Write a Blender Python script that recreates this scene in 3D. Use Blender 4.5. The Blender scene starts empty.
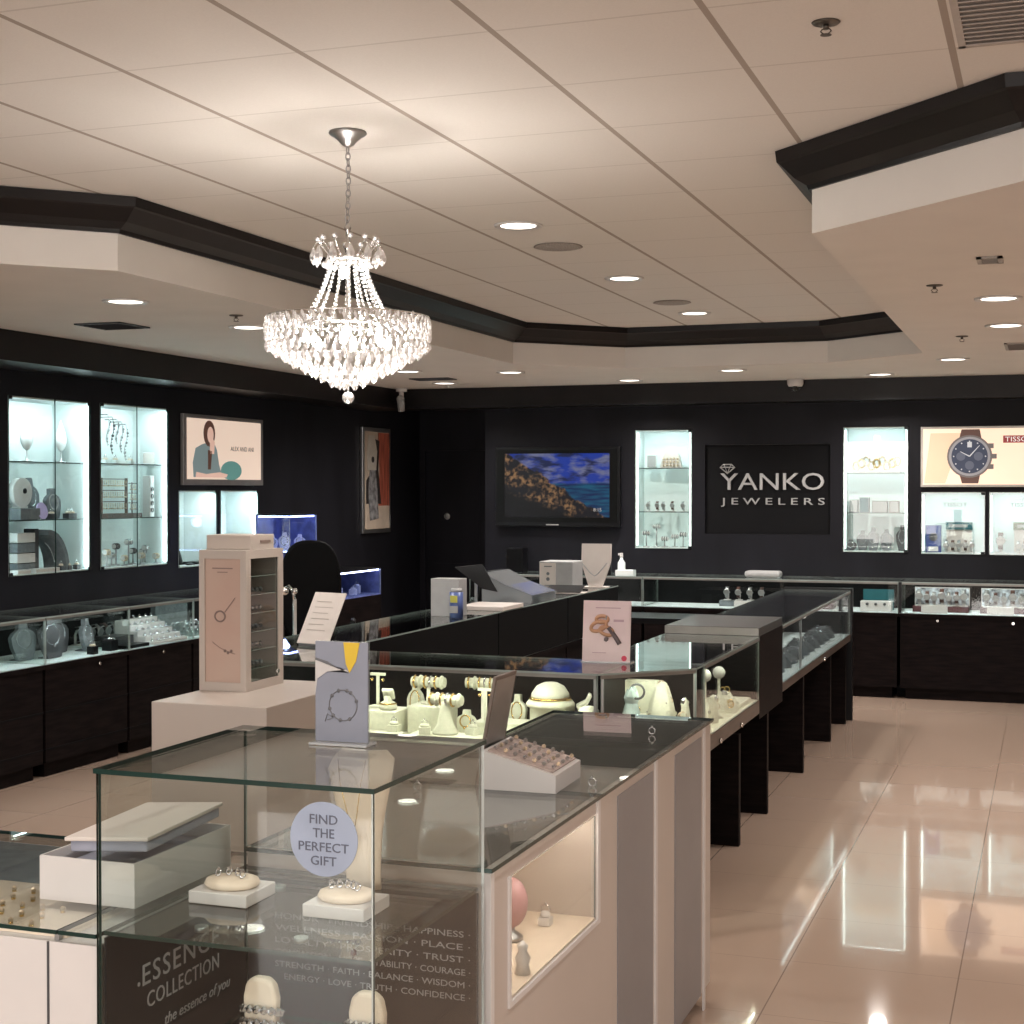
import bpy, bmesh, math, random
from mathutils import Matrix, Vector
random.seed(7)
PI = math.pi
SC = bpy.context.scene
COL = SC.collection

# ------------------------------------------------------------------ camera
cam_d = bpy.data.cameras.new('camera'); cam = bpy.data.objects.new('camera', cam_d); COL.objects.link(cam)
cam_d.sensor_width = 36.0; cam_d.sensor_fit = 'HORIZONTAL'; cam_d.lens = 36.0 * 1510 / 1024
cam_d.clip_start = 0.05; cam_d.clip_end = 100
cam.location = (0, 0, 1.7)
cam.rotation_euler = (PI/2 - math.atan(22/1510), 0, math.atan(538/1510))
SC.camera = cam
# ------------------------------------------------------------------ world, exposure
W = bpy.data.worlds.new('world'); SC.world = W; W.use_nodes = True
W.node_tree.nodes['Background'].inputs[0].default_value = (1.0, 0.86, 0.74, 1)
W.node_tree.nodes['Background'].inputs[1].default_value = 0.25
SC.view_settings.view_transform = 'Standard'
SC.view_settings.look = 'None'
SC.view_settings.gamma = 1
SC.view_settings.use_curve_mapping = False
SC.view_settings.exposure = 0.17
SC.cycles.max_bounces = 8; SC.cycles.diffuse_bounces = 4; SC.cycles.glossy_bounces = 5
SC.cycles.transparent_max_bounces = 32; SC.cycles.transmission_bounces = 4
SC.cycles.caustics_reflective = False; SC.cycles.caustics_refractive = False
SC.cycles.sample_clamp_indirect = 4.0
# daylight / mall light falling in through the open storefront behind the camera
def area(name, loc, rot, sx, sy, e, col):
    l = bpy.data.lights.new(name, 'AREA'); l.shape = 'RECTANGLE'; l.size = sx; l.size_y = sy; l.energy = e; l.color = col
    o = bpy.data.objects.new(name, l); COL.objects.link(o); o.location = loc; o.rotation_euler = rot; return o
area('storefront_light', (-1.5, -3.9, 1.5), (PI/2, 0, 0), 6.5, 2.3, 225, (1.0, 0.94, 0.89))
DOWN_W = 108; DOWN_COL = (1.0, 0.93, 0.87)

# ------------------------------------------------------------------ materials
MATS = {}
def mat(name, col, rough=0.5, metal=0.0, var=0.06, scale=12.0, bump=0.0, emit=None, es=0.0, spec=0.5, coat=0.0, stretch=None, two=None):
    if name in MATS: return MATS[name]
    m = bpy.data.materials.new(name); m.use_nodes = True; nt = m.node_tree; N = nt.nodes; L = nt.links
    p = N['Principled BSDF']
    tc = N.new('ShaderNodeTexCoord'); mp = N.new('ShaderNodeMapping'); L.new(tc.outputs['Object'], mp.inputs[0])
    if stretch: mp.inputs['Scale'].default_value = stretch
    nz = N.new('ShaderNodeTexNoise'); nz.inputs['Scale'].default_value = scale; nz.inputs['Detail'].default_value = 4
    L.new(mp.outputs[0], nz.inputs['Vector'])
    rp = N.new('ShaderNodeValToRGB')
    a = tuple(c*(1-var) for c in col[:3]) + (1,); b = tuple(min(1, c*(1+var)) for c in col[:3]) + (1,)
    if two: b = tuple(two) + (1,)
    rp.color_ramp.elements[0].position = .35; rp.color_ramp.elements[1].position = .65
    rp.color_ramp.elements[0].color = a; rp.color_ramp.elements[1].color = b
    L.new(nz.outputs['Fac'], rp.inputs[0]); L.new(rp.outputs[0], p.inputs['Base Color'])
    p.inputs['Roughness'].default_value = rough; p.inputs['Metallic'].default_value = metal
    p.inputs['Specular IOR Level'].default_value = spec; p.inputs['Coat Weight'].default_value = coat; p.inputs['Coat Roughness'].default_value = .05
    if bump:
        bp = N.new('ShaderNodeBump'); bp.inputs['Strength'].default_value = bump; bp.inputs['Distance'].default_value = .002
        L.new(nz.outputs['Fac'], bp.inputs['Height']); L.new(bp.outputs[0], p.inputs['Normal'])
    if emit:
        p.inputs['Emission Color'].default_value = tuple(emit) + (1,); p.inputs['Emission Strength'].default_value = es
    MATS[name] = m; return m

def glassmat(name, tint, f0=0.04, rough=0.0, alpha=0.0, body=(0.5, 0.5, 0.5)):
    """thin pane: mirror by Fresnel (Schlick) over clear transmission"""
    m = bpy.data.materials.new(name); m.use_nodes = True; nt = m.node_tree; N = nt.nodes; L = nt.links
    N.remove(N['Principled BSDF']); out = N['Material Output']
    lw = N.new('ShaderNodeLayerWeight'); lw.inputs['Blend'].default_value = .5
    pw = N.new('ShaderNodeMath'); pw.operation = 'POWER'; pw.inputs[1].default_value = 5; L.new(lw.outputs['Facing'], pw.inputs[0])
    ma = N.new('ShaderNodeMath'); ma.operation = 'MULTIPLY_ADD'; ma.inputs[1].default_value = 1-f0; ma.inputs[2].default_value = f0; L.new(pw.outputs[0], ma.inputs[0])
    tr = N.new('ShaderNodeBsdfTransparent')
    nz = N.new('ShaderNodeTexNoise'); nz.inputs['Scale'].default_value = 3.0
    mx = N.new('ShaderNodeMix'); mx.data_type = 'RGBA'; mx.inputs[6].default_value = tuple(tint)+(1,); mx.inputs[7].default_value = tuple(c*.98 for c in tint)+(1,)
    L.new(nz.outputs['Fac'], mx.inputs[0]); L.new(mx.outputs[2], tr.inputs[0])
    gl = N.new('ShaderNodeBsdfGlossy'); gl.inputs['Roughness'].default_value = rough; gl.inputs[0].default_value = (1, 1, 1, 1)
    ms = N.new('ShaderNodeMixShader'); L.new(ma.outputs[0], ms.inputs[0]); L.new(gl.outputs[0], ms.inputs[2])
    if alpha > 0:
        df = N.new('ShaderNodeBsdfDiffuse'); df.inputs[0].default_value = tuple(body)+(1,)
        m2 = N.new('ShaderNodeMixShader'); m2.inputs[0].default_value = alpha; L.new(tr.outputs[0], m2.inputs[1]); L.new(df.outputs[0], m2.inputs[2])
        L.new(m2.outputs[0], ms.inputs[1])
    else: L.new(tr.outputs[0], ms.inputs[1])
    L.new(ms.outputs[0], out.inputs[0]); MATS[name] = m; return m

def tilemat(name, col, grout, w, off, mortar, rough, spec, var=.04, bump=.3, coat=0.0, speck=0.0):
    m = bpy.data.materials.new(name); m.use_nodes = True; nt = m.node_tree; N = nt.nodes; L = nt.links; p = N['Principled BSDF']
    tc = N.new('ShaderNodeTexCoord'); mp = N.new('ShaderNodeMapping'); mp.inputs['Location'].default_value = (-off[0], -off[1], 0)
    L.new(tc.outputs['Object'], mp.inputs[0])
    br = N.new('ShaderNodeTexBrick'); br.offset = 0; br.squash = 1
    br.inputs['Scale'].default_value = 1; br.inputs['Brick Width'].default_value = w; br.inputs['Row Height'].default_value = w
    br.inputs['Mortar Size'].default_value = mortar; br.inputs['Mortar Smooth'].default_value = .1; br.inputs['Bias'].default_value = 0
    br.inputs['Color1'].default_value = tuple(c*(1-var) for c in col)+(1,); br.inputs['Color2'].default_value = tuple(c*(1+var) for c in col)+(1,)
    br.inputs['Mortar'].default_value = tuple(grout)+(1,)
    L.new(mp.outputs[0], br.inputs['Vector'])
    nz = N.new('ShaderNodeTexNoise'); nz.inputs['Scale'].default_value = 2.2; nz.inputs['Detail'].default_value = 6; L.new(tc.outputs['Object'], nz.inputs['Vector'])
    mx = N.new('ShaderNodeMix'); mx.data_type = 'RGBA'; mx.blend_type = 'MULTIPLY'; mx.inputs[0].default_value = .25
    L.new(br.outputs['Color'], mx.inputs[6]); L.new(nz.outputs['Fac'], mx.inputs[7])
    L.new(mx.outputs[2], p.inputs['Base Color'])
    p.inputs['Roughness'].default_value = rough; p.inputs['Specular IOR Level'].default_value = spec
    p.inputs['Coat Weight'].default_value = coat; p.inputs['Coat Roughness'].default_value = .02
    bp = N.new('ShaderNodeBump'); bp.inputs['Strength'].default_value = bump; bp.inputs['Distance'].default_value = .002; bp.invert = True
    L.new(br.outputs['Fac'], bp.inputs['Height']); L.new(bp.outputs[0], p.inputs['Normal'])
    MATS[name] = m; return m

M_floor = None
def gridmat(name, c0, c1, off, w, bx, by, fy, cx_, cy_, rough, spec, nscale, coat=0.0):
    m = bpy.data.materials.new(name); m.use_nodes = True; nt = m.node_tree; N = nt.nodes; L = nt.links; p = N['Principled BSDF']
    tc = N.new('ShaderNodeTexCoord'); sp = N.new('ShaderNodeSeparateXYZ'); L.new(tc.outputs['Object'], sp.inputs[0])
    def M(op, a, b=0.0, c=0.0):
        n = N.new('ShaderNodeMath'); n.operation = op
        for i, v in enumerate((a, b, c)):
            if isinstance(v, (int, float)): n.inputs[i].default_value = v
            else: L.new(v, n.inputs[i])
        return n.outputs[0]
    def line(sock, o_, half):     # 1 on the joint
        q = M('ABSOLUTE', M('SUBTRACT', M('FRACT', M('ADD', M('DIVIDE', M('SUBTRACT', sock, o_), w), .5)), .5)); return M('LESS_THAN', M('MULTIPLY', q, w), half)
    lx = line(sp.outputs[0], off[0], bx); ly = line(sp.outputs[1], off[1], by)
    nz = N.new('ShaderNodeTexNoise'); nz.inputs['Scale'].default_value = nscale; nz.inputs['Detail'].default_value = 4; L.new(tc.outputs['Object'], nz.inputs['Vector'])
    def mix(f, a, b):
        n = N.new('ShaderNodeMix'); n.data_type = 'RGBA'; L.new(f, n.inputs[0])
        for i, v in ((6, a), (7, b)):
            if isinstance(v, tuple): n.inputs[i].default_value = v+(1,)
            else: L.new(v, n.inputs[i])
        return n.outputs[2]
    c = mix(lx, mix(M('MULTIPLY', ly, fy), mix(nz.outputs['Fac'], c0, c1), cy_), cx_)
    L.new(c, p.inputs['Base Color']); p.inputs['Roughness'].default_value = rough; p.inputs['Specular IOR Level'].default_value = spec
    p.inputs['Coat Weight'].default_value = coat; p.inputs['Coat Roughness'].default_value = .015
    return m
M_floor = gridmat('porcelain_floor_tile', (.42, .305, .235), (.48, .355, .28), (-.292, 7.79), .585, .0022, .0018, .5, (.24, .17, .13), (.24, .17, .13), .09, .5, 1.6, .5)
M_tile = gridmat('acoustic_ceiling_tile', (.71, .675, .635), (.79, .755, .71), (-1.993, 3.813), .5766, .010, .005, .30, (.40, .345, .30), (.34, .30, .26), .85, .2, 180)
M_soffit = mat('soffit_paint', (0.76, 0.725, 0.68), .75, var=.02, scale=3)
M_wall = mat('black_wall_laminate', (0.009, 0.009, 0.0125), .5, spec=.18, var=.25, scale=3, stretch=(1, 1, .25))
M_trim = mat('black_crown_paint', (0.008, 0.006, 0.006), .4, spec=.25, var=.2, scale=5)
M_wood = mat('espresso_wood', (0.005, 0.0035, 0.004), .5, spec=.07, var=.4, scale=6, stretch=(1, 1, 8), two=(0.009, 0.006, 0.006))
M_rail = mat('counter_rail_wood', (0.085, 0.066, 0.055), .3, var=.3, scale=6, stretch=(1, 1, 8))
M_blk = mat('black_interior', (0.0035, 0.0035, 0.004), .6, spec=.1)
M_blkp = mat('black_plastic', (0.006, 0.006, 0.007), .3, spec=.25)
M_dgrey = mat('charcoal_board', (0.055, 0.055, 0.06), .5)
M_white = mat('white_lacquer', (0.66, 0.64, 0.63), .3, var=.01)
M_warmw = mat('warm_white_laminate', (0.52, 0.46, 0.415), .38, var=.02, scale=3)
M_gpan = mat('grey_inset_panel', (0.24, 0.235, 0.245), .35, var=.05, scale=5)
M_cream = mat('cream_leatherette', (0.80, 0.68, 0.55), .5, var=.03, scale=40, bump=.1)
M_ivory = mat('ivory_display_fabric', (0.82, 0.82, 0.68), .6, var=.05, scale=60, bump=.1)
M_deck = mat('cream_case_deck', (0.70, 0.69, 0.54), .5, var=.04, scale=30)
M_wdeck = mat('white_case_deck', (0.75, 0.85, 0.87), .4, var=.02)
M_chrome = mat('polished_chrome', (0.75, 0.74, 0.72), .15, 1.0, var=.03)
M_steel = mat('satin_steel', (0.45, 0.45, 0.45), .35, 1.0, var=.05)
M_dks = mat('dull_bronze', (0.12, 0.105, 0.09), .4, .7)
M_rails = mat('brushed_edge_rail', (0.24, 0.235, 0.22), .4, .6)
M_vinyl = mat('black_vinyl', (0.003, 0.003, 0.0035), .6, spec=.1)
M_gold = mat('yellow_gold', (0.75, 0.52, 0.20), .25, 1.0, var=.1)
M_silver = mat('sterling_silver', (0.62, 0.62, 0.64), .25, 1.0, var=.1, scale=60)
M_grey = mat('grey_velvet', (0.16, 0.175, 0.19), .8, var=.15, scale=30)
M_lgrey = mat('light_grey_card', (0.36, 0.36, 0.36), .6)
M_shelfw = mat('display_case_white', (0.78, 0.85, 0.85), .5, var=.01)
M_led = mat('led_strip_cool', (1, 1, 1), .5, emit=(0.76, 0.97, 1.0), es=13.0)
M_led2 = mat('led_strip_cool_dim', (1, 1, 1), .5, emit=(0.80, 1.0, 0.98), es=3.0)
M_ledg = mat('led_strip_greenish', (1, 1, 1), .5, emit=(0.96, 1.0, 0.78), es=60.0)
M_ledc = mat('led_strip_counter', (1, 1, 1), .5, emit=(0.72, 0.95, 1.0), es=16.0)
M_ledw2 = mat('led_strip_wall_counter', (1, 1, 1), .5, emit=(0.78, 0.97, 1.0), es=42.0)
M_ledw3 = mat('led_strip_wall_counter_dim', (1, 1, 1), .5, emit=(0.78, 0.97, 1.0), es=12.0)
M_glowb = mat('led_strip_and_shelf_glow_blue', (1, 1, 1), .5, emit=(0.35, 0.42, 1.0), es=9.0)
M_ledw = mat('led_strip_niche', (1, 1, 1), .5, emit=(1.0, 0.88, 0.76), es=22.0)
M_lamp = mat('lamp_diffuser', (1, 1, 1), .5, emit=(1.0, 0.93, 0.82), es=3.5)
M_bulb = mat('bulb_glow', (1, 1, 1), .5, emit=(1.0, 0.95, 0.90), es=55.0)
M_bluei = mat('blue_case_lining', (0.10, 0.13, 0.36), .5, var=.3)
M_navy = mat('navy_card', (0.02, 0.04, 0.16), .4)
M_teal = mat('teal_card', (0.01, 0.10, 0.12), .4)
M_brown = mat('brown_leather', (0.09, 0.035, 0.025), .45)
M_dial = mat('watch_dial_blue', (0.02, 0.03, 0.07), .25)
M_pink = mat('pink_enamel', (0.42, 0.22, 0.23), .5)
M_paper = mat('white_paper', (0.66, 0.60, 0.56), .6, var=.02)
M_skin = mat('poster_skin', (0.62, 0.42, 0.33), .6)
M_gbrass = mat('mixed_beads', (0.62, 0.50, 0.36), .35, .3, var=.6, scale=80)
M_glass = glassmat('clear_glass', (0.955, 0.975, 0.965))
M_gedge = mat('green_glass_edge', (0.012, 0.035, 0.03), .1, var=.1)
M_gedgel = mat('light_glass_edge', (0.30, 0.36, 0.34), .15, var=.1)
M_shelfg = glassmat('shelf_glass', (0.90, 0.95, 0.94))
M_crystal = glassmat('cut_crystal', (0.96, 0.96, 0.97), f0=.28, rough=.04, alpha=.50, body=(0.95, 0.93, 0.91))
M_acry = glassmat('acrylic_sheet', (0.85, 0.88, 0.90), f0=.06, rough=.05, alpha=.45, body=(0.5, 0.52, 0.54))

# ------------------------------------------------------------------ mesh builder
class MB:
    def __init__(s, m=None): s.bm = bmesh.new(); s.m = m or Matrix()
    def _v(s, p): return s.bm.verts.new(s.m @ Vector(p))
    def _f(s, vs, mi=0, sm=False):
        try:
            f = s.bm.faces.new(vs); f.material_index = mi; f.smooth = sm; return f
        except ValueError: return None
    def box(s, x0, x1, y0, y1, z0, z1, mi=0, bev=0.0, faces=None):
        v = [s._v((x, y, z)) for z in (z0, z1) for y in (y0, y1) for x in (x0, x1)]
        fs = {'bot': (0, 2, 3, 1), 'top': (4, 5, 7, 6), 'front': (0, 1, 5, 4), 'back': (2, 6, 7, 3), 'left': (0, 4, 6, 2), 'right': (1, 3, 7, 5)}
        r = [s._f([v[i] for i in q], mi) for k, q in fs.items() if not faces or k in faces]
        if bev > 0:
            es = list({e for f in r for e in f.edges})
            g = bmesh.ops.bevel(s.bm, geom=es, offset=bev, segments=2, affect='EDGES', profile=.5)
            for f in g['faces']: f.material_index = mi
        return s
    def pane(s, x0, x1, y0, y1, z0, z1, a=0, b=1):
        """glass sheet: the big faces get slot a, the four edges slot b"""
        d = [x1-x0, y1-y0, z1-z0]; k = d.index(min(d))
        v = [s._v((x, y, z)) for z in (z0, z1) for y in (y0, y1) for x in (x0, x1)]
        for ax, q in ((2, (0, 2, 3, 1)), (2, (4, 5, 7, 6)), (1, (0, 1, 5, 4)), (1, (2, 6, 7, 3)), (0, (0, 4, 6, 2)), (0, (1, 3, 7, 5))):
            s._f([v[i] for i in q], a if ax == k else b)
        return s
    def prism(s, poly, z0, z1, a=0, b=None):
        b = a if b is None else b
        lo = [s._v((x, y, z0)) for x, y in poly]; hi = [s._v((x, y, z1)) for x, y in poly]; n = len(poly)
        s._f(lo[::-1], a); s._f(hi, a)
        for i in range(n): s._f([lo[i], lo[(i+1) % n], hi[(i+1) % n], hi[i]], b)
        return s
    def plate(s, poly, y0, y1, a=0):
        """outline in the XZ plane extruded along Y"""
        lo = [s._v((x, y0, z)) for x, z in poly]; hi = [s._v((x, y1, z)) for x, z in poly]; n = len(poly)
        s._f(lo, a); s._f(hi[::-1], a)
        for i in range(n): s._f([lo[(i+1) % n], lo[i], hi[i], hi[(i+1) % n]], a)
        return s
    def segpane(s, p, q, z0, z1, t=.006, a=0, b=1, inset=0.0):
        d = Vector((q[0]-p[0], q[1]-p[1])); L = d.length; d /= L; n = Vector((-d.y, d.x))*t*.5
        P = Vector(p[:2])+d*inset; Q = Vector(q[:2])-d*inset
        c = [P-n, Q-n, Q+n, P+n]
        lo = [s._v((k.x, k.y, z0)) for k in c]; hi = [s._v((k.x, k.y, z1)) for k in c]
        s._f(lo[::-1], b); s._f(hi, b)
        for i, m in ((0, a), (1, b), (2, a), (3, b)): s._f([lo[i], lo[(i+1) % 4], hi[(i+1) % 4], hi[i]], m)
        return s
    def cyl(s, p, q, r, r2=None, n=12, mi=0, sm=True):
        p = Vector(p); q = Vector(q); r2 = r if r2 is None else r2; d = (q-p).normalized()
        u = d.orthogonal().normalized(); w = d.cross(u)
        A = [s._v(p+(u*math.cos(t)+w*math.sin(t))*r) for t in [2*PI*i/n for i in range(n)]]
        B = [s._v(q+(u*math.cos(t)+w*math.sin(t))*r2) for t in [2*PI*i/n for i in range(n)]]
        for i in range(n): s._f([A[i], A[(i+1) % n], B[(i+1) % n], B[i]], mi, sm)
        s._f(A[::-1], mi); s._f(B, mi); return s
    def lathe(s, prof, c=(0, 0, 0), n=24, mi=0, sm=True, sx=1, sy=1):
        rings = []
        for r, z in prof:
            if r < 1e-5: rings.append([s._v((c[0], c[1], c[2]+z))])
            else: rings.append([s._v((c[0]+r*sx*math.cos(2*PI*i/n), c[1]+r*sy*math.sin(2*PI*i/n), c[2]+z)) for i in range(n)])
        for A, B in zip(rings, rings[1:]):
            for i in range(n):
                j = (i+1) % n
                if len(A) == 1 and len(B) == 1: continue
                if len(A) == 1: s._f([A[0], B[j], B[i]], mi, sm)
                elif len(B) == 1: s._f([A[i], A[j], B[0]], mi, sm)
                else: s._f([A[i], A[j], B[j], B[i]], mi, sm)
        if len(rings[0]) > 1: s._f(rings[0][::-1], mi)
        if len(rings[-1]) > 1: s._f(rings[-1], mi)
        return s
    def ball(s, c, r, mi=0, sub=2, sc=(1, 1, 1), sm=True):
        g = bmesh.ops.create_icosphere(s.bm, subdivisions=sub, radius=r, matrix=s.m @ Matrix.Translation(c) @ Matrix.Diagonal((*sc, 1)))
        for f in {f for v in g['verts'] for f in v.link_faces}: f.material_index = mi; f.smooth = sm
        return s
    def tube(s, pts, r, mi=0, n=6, closed=False):
        P = [Vector(p) for p in pts]; K = len(P); rings = []; u = None
        for i in range(K):
            a = P[i-1] if (i > 0 or closed) else P[i]; b = P[(i+1) % K] if (i < K-1 or closed) else P[i]
            d = (b-a).normalized()
            if u is None: u = d.orthogonal().normalized()
            u = (u-d*u.dot(d)); u = u.normalized() if u.length > 1e-6 else d.orthogonal().normalized(); w = d.cross(u)
            rings.append([s._v(P[i]+(u*math.cos(2*PI*k/n)+w*math.sin(2*PI*k/n))*r) for k in range(n)])
        for i in range(K if closed else K-1):
            A, B = rings[i], rings[(i+1) % K]
            for k in range(n): s._f([A[k], A[(k+1) % n], B[(k+1) % n], B[k]], mi, True)
        if not closed: s._f(rings[0][::-1], mi); s._f(rings[-1], mi)
        return s
    def strip(s, path, thick, x0, x1, mi=0, sm=True):
        """a bent sheet: path of (y,z) points, width x0..x1, thickness outwards"""
        K = len(path); o = []
        for i in range(K):
            a = Vector(path[max(0, i-1)]); b = Vector(path[min(K-1, i+1)]); d = (b-a).normalized(); nn = Vector((-d.y, d.x))*thick
            y, z = path[i]; o.append([s._v((x0, y, z)), s._v((x1, y, z)), s._v((x1, y+nn.x, z+nn.y)), s._v((x0, y+nn.x, z+nn.y))])
        for A, B in zip(o, o[1:]):
            for k in range(4): s._f([A[k], A[(k+1) % 4], B[(k+1) % 4], B[k]], mi, sm and k % 2 == 0)
        s._f(o[0][::-1], mi); s._f(o[-1], mi); return s
    def build(s, name, mats, parent=None, loc=(0, 0, 0), rot=(0, 0, 0)):
        me = bpy.data.meshes.new(name)
        bmesh.ops.recalc_face_normals(s.bm, faces=s.bm.faces[:]); s.bm.to_mesh(me); s.bm.free()
        for m in (mats if isinstance(mats, (list, tuple)) else [mats]): me.materials.append(m)
        o = bpy.data.objects.new(name, me); COL.objects.link(o); o.parent = parent; o.location = loc; o.rotation_euler = rot
        return o
def tag(o, label, cat, group=None, kind=None):
    o['label'] = label; o['category'] = cat
    if group: o['group'] = group
    if kind: o['kind'] = kind
    return o
def thing(name, label, cat, loc=(0, 0, 0), rz=0.0, group=None):
    o = bpy.data.objects.new(name, None); COL.objects.link(o); o.location = loc; o.rotation_euler = (0, 0, rz)
    o.empty_display_size = .05
    return tag(o, label, cat, group)
def struct(name, mb, mats, label=None):
    o = mb.build(name, mats); o['kind'] = 'structure'
    if label: o['label'] = label
    return o
def dup(root, loc, rz, label, group=None):
    r = root.copy(); COL.objects.link(r); r.location = loc; r.rotation_euler = (0, 0, rz); r['label'] = label
    if group: r['group'] = group
    for ch in list(root.children):
        c = ch.copy(); COL.objects.link(c); c.parent = r
        for g in list(ch.children):
            d = g.copy(); COL.objects.link(d); d.parent = c
    return r
FIRST = {}
def place(key, maker, loc, rz, label, group=None, scale=1.0):
    """first use builds the thing, later ones copy it with its parts"""
    if key not in FIRST:
        o = maker(label); FIRST[key] = o; o.location = loc; o.rotation_euler = (0, 0, rz)
        if group: o['group'] = group
    else: o = dup(FIRST[key], loc, rz, label, group)
    o.scale = (scale,)*3
    return o
ORD = ['first', 'second', 'third', 'fourth', 'fifth', 'sixth', 'seventh', 'eighth', 'ninth', 'tenth', 'eleventh', 'twelfth']
def text(name, body, w, h, x, y, z, m, parent, depth=.002, shear=0.0, rot=(0, 0, 0), loc=None, align=0, space=1.0):
    """raised lettering in the XZ plane fitted to w by h with its lower left corner at x,z"""
    cu = bpy.data.curves.new(name, 'FONT'); cu.body = body; cu.extrude = .02; cu.shear = shear; cu.resolution_u = 3; cu.space_character = space
    if align: cu.align_x = 'CENTER'
    to = bpy.data.objects.new(name, cu); COL.objects.link(to)
    dg = bpy.context.evaluated_depsgraph_get(); me = bpy.data.meshes.new_from_object(to.evaluated_get(dg))
    bpy.data.objects.remove(to)
    xs = [v.co.x for v in me.vertices]; ys = [v.co.y for v in me.vertices]
    sx = w/(max(xs)-min(xs)); sy = h/(max(ys)-min(ys)); mx, my = min(xs), min(ys)
    for v in me.vertices:
        v.co = Vector(((v.co.x-mx)*sx+x, y-(v.co.z+.02)/.04*depth, (v.co.y-my)*sy+z))
    me.materials.clear(); me.materials.append(m)
    o = bpy.data.objects.new(name, me); COL.objects.link(o); o.parent = parent; o.rotation_euler = rot
    if loc: o.location = loc
    return o
def panel_cells(mb, axis, fixed, u0, u1, z0, z1, holes, mi=0):
    """slab with rectangular openings; axis 'x': spans Y, fixed=(x0,x1); axis 'y': spans X, fixed=(y0,y1)"""
    us = sorted({u0, u1, *[h[0] for h in holes], *[h[1] for h in holes]}); 
    for a, b in zip(us, us[1:]):
        if a >= u1-1e-6 or b <= u0+1e-6: continue
        zs = [(z0, z1)]
        for h in holes:
            if h[0] <= a+1e-6 and h[1] >= b-1e-6:
                nz = []
                for c, d in zs:
                    if h[2] > c: nz.append((c, min(d, h[2])))
                    if h[3] < d: nz.append((max(c, h[3]), d))
                zs = [q for q in nz if q[1]-q[0] > 1e-4]
        for c, d in zs:
            if axis == 'x': mb.box(fixed[0], fixed[1], a, b, c, d, mi)
            else: mb.box(a, b, fixed[0], fixed[1], c, d, mi)
    return mb

# ================================================================== SHELL
XL, YB, HS, HC = -6.1, 13.15, 2.632, 2.93
mb = MB(); mb.box(-7, 3.2, -4.2, 14.6, -.1, 0); struct('floor', mb, M_floor)
# case openings (y0,y1,z0,z1) on the left wall, (x0,x1,z0,z1) on the back wall
CL = [(7.79, 8.64, 1.157, 2.292), (8.755, 9.597, 1.152, 2.297), (9.735, 10.285, 1.117, 1.70), (10.335, 10.935, 1.117, 1.70)]
CB = [(-3.513, -2.99, 1.175, 2.239), (-1.674, -1.129, 1.167, 2.24), (-1.025, -.507, 1.159, 1.683), (-.478, .04, 1.159, 1.683)]
mb = MB(); panel_cells(mb, 'x', (XL-.45, XL), -4.2, 14.6, 0, 3.0, CL); struct('wall_left', mb, M_wall)
SGN = (-2.875, -1.781, 1.313, 2.098)
mb = MB(); panel_cells(mb, 'y', (YB, YB+.45), -4.95, 3.2, 0, 3.0, CB+[SGN]); struct('wall_back', mb, M_wall)
mb = MB(); panel_cells(mb, 'y', (14.3, 14.45), XL, -4.95, 0, 3.0, [(-6.04, -5.36, 0, 2.1)]); struct('wall_alcove', mb, M_wall)
mb = MB(); mb.box(-.339, .339, 0, .05, 0, 2.098); mb.box(-.25, .25, -.006, 0, .2, .95); mb.box(-.25, .25, -.006, 0, 1.1, 1.95); d = struct('door_1', mb, M_wall); d.location = (-5.70, 14.32, 0.001)
mb = MB(); mb.cyl((-.09, -.03, 1.43), (-.09, -.006, 1.43), .02); mb.cyl((-.09, -.045, 1.43), (-.09, -.03, 1.43), .034, .028, 20); k = mb.build('door_knob', M_chrome, d)
mb = MB(); mb.box(3.05, 3.2, -4.2, 13.15, 0, 3.0); struct('wall_right', mb, M_warmw)
mb = MB(); panel_cells(mb, 'y', (-4.2, -4.05), XL, 3.05, 0, 3.0, [(-5.0, 2.0, .1, 2.7)]); struct('wall_front', mb, M_grey)
# ceiling: lower soffit around a raised tray of acoustic tile
TR = [(3.05, 4.82), (-.08, 4.82), (-.82, 5.55), (-.82, 10.62), (-1.54, 11.2), (-3.07, 11.2), (-3.74, 10.52), (-3.74, 5.5), (-4.42, 4.82), (-6.1, 4.82), (-6.1, -4.2), (3.05, -4.2)]
mb = MB()
lo = [mb._v((x, y, HS)) for x, y in TR]; hi = [mb._v((x, y, HC)) for x, y in TR]
for i in range(9): mb._f([lo[i], lo[i+1], hi[i+1], hi[i]], 0)          # vertical faces of the tray
out = [(-6.1, 14.3), (3.05, 14.3)]
o0 = mb._v((-6.1, 14.3, HS)); o1 = mb._v((3.05, 14.3, HS))
mid = mb._v((-2.3, 14.3, HS))
mb._f([lo[0], lo[1], lo[2], lo[3], lo[4], mid, o1], 0); mb._f([mid, lo[4], lo[5], lo[6], lo[7], lo[8], lo[9], o0], 0)
mb._f([mb._v((x, y, HC)) for x, y in ((-6.2, -4.2), (3.1, -4.2), (3.1, 11.6), (-6.2, 11.6))], 1)
bm = mb.bm; me = bpy.data.meshes.new('ceiling'); bm.to_mesh(me); bm.free(); me.materials.append(M_soffit); me.materials.append(M_tile)
o = bpy.data.objects.new('ceiling', me); COL.objects.link(o); o['kind'] = 'structure'
# ceiling slab above, keeps the sky out
mb = MB(); mb.box(-6.6, 3.2, -4.2, 14.6, 3.0, 3.1); struct('ceiling', mb, M_soffit)
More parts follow.
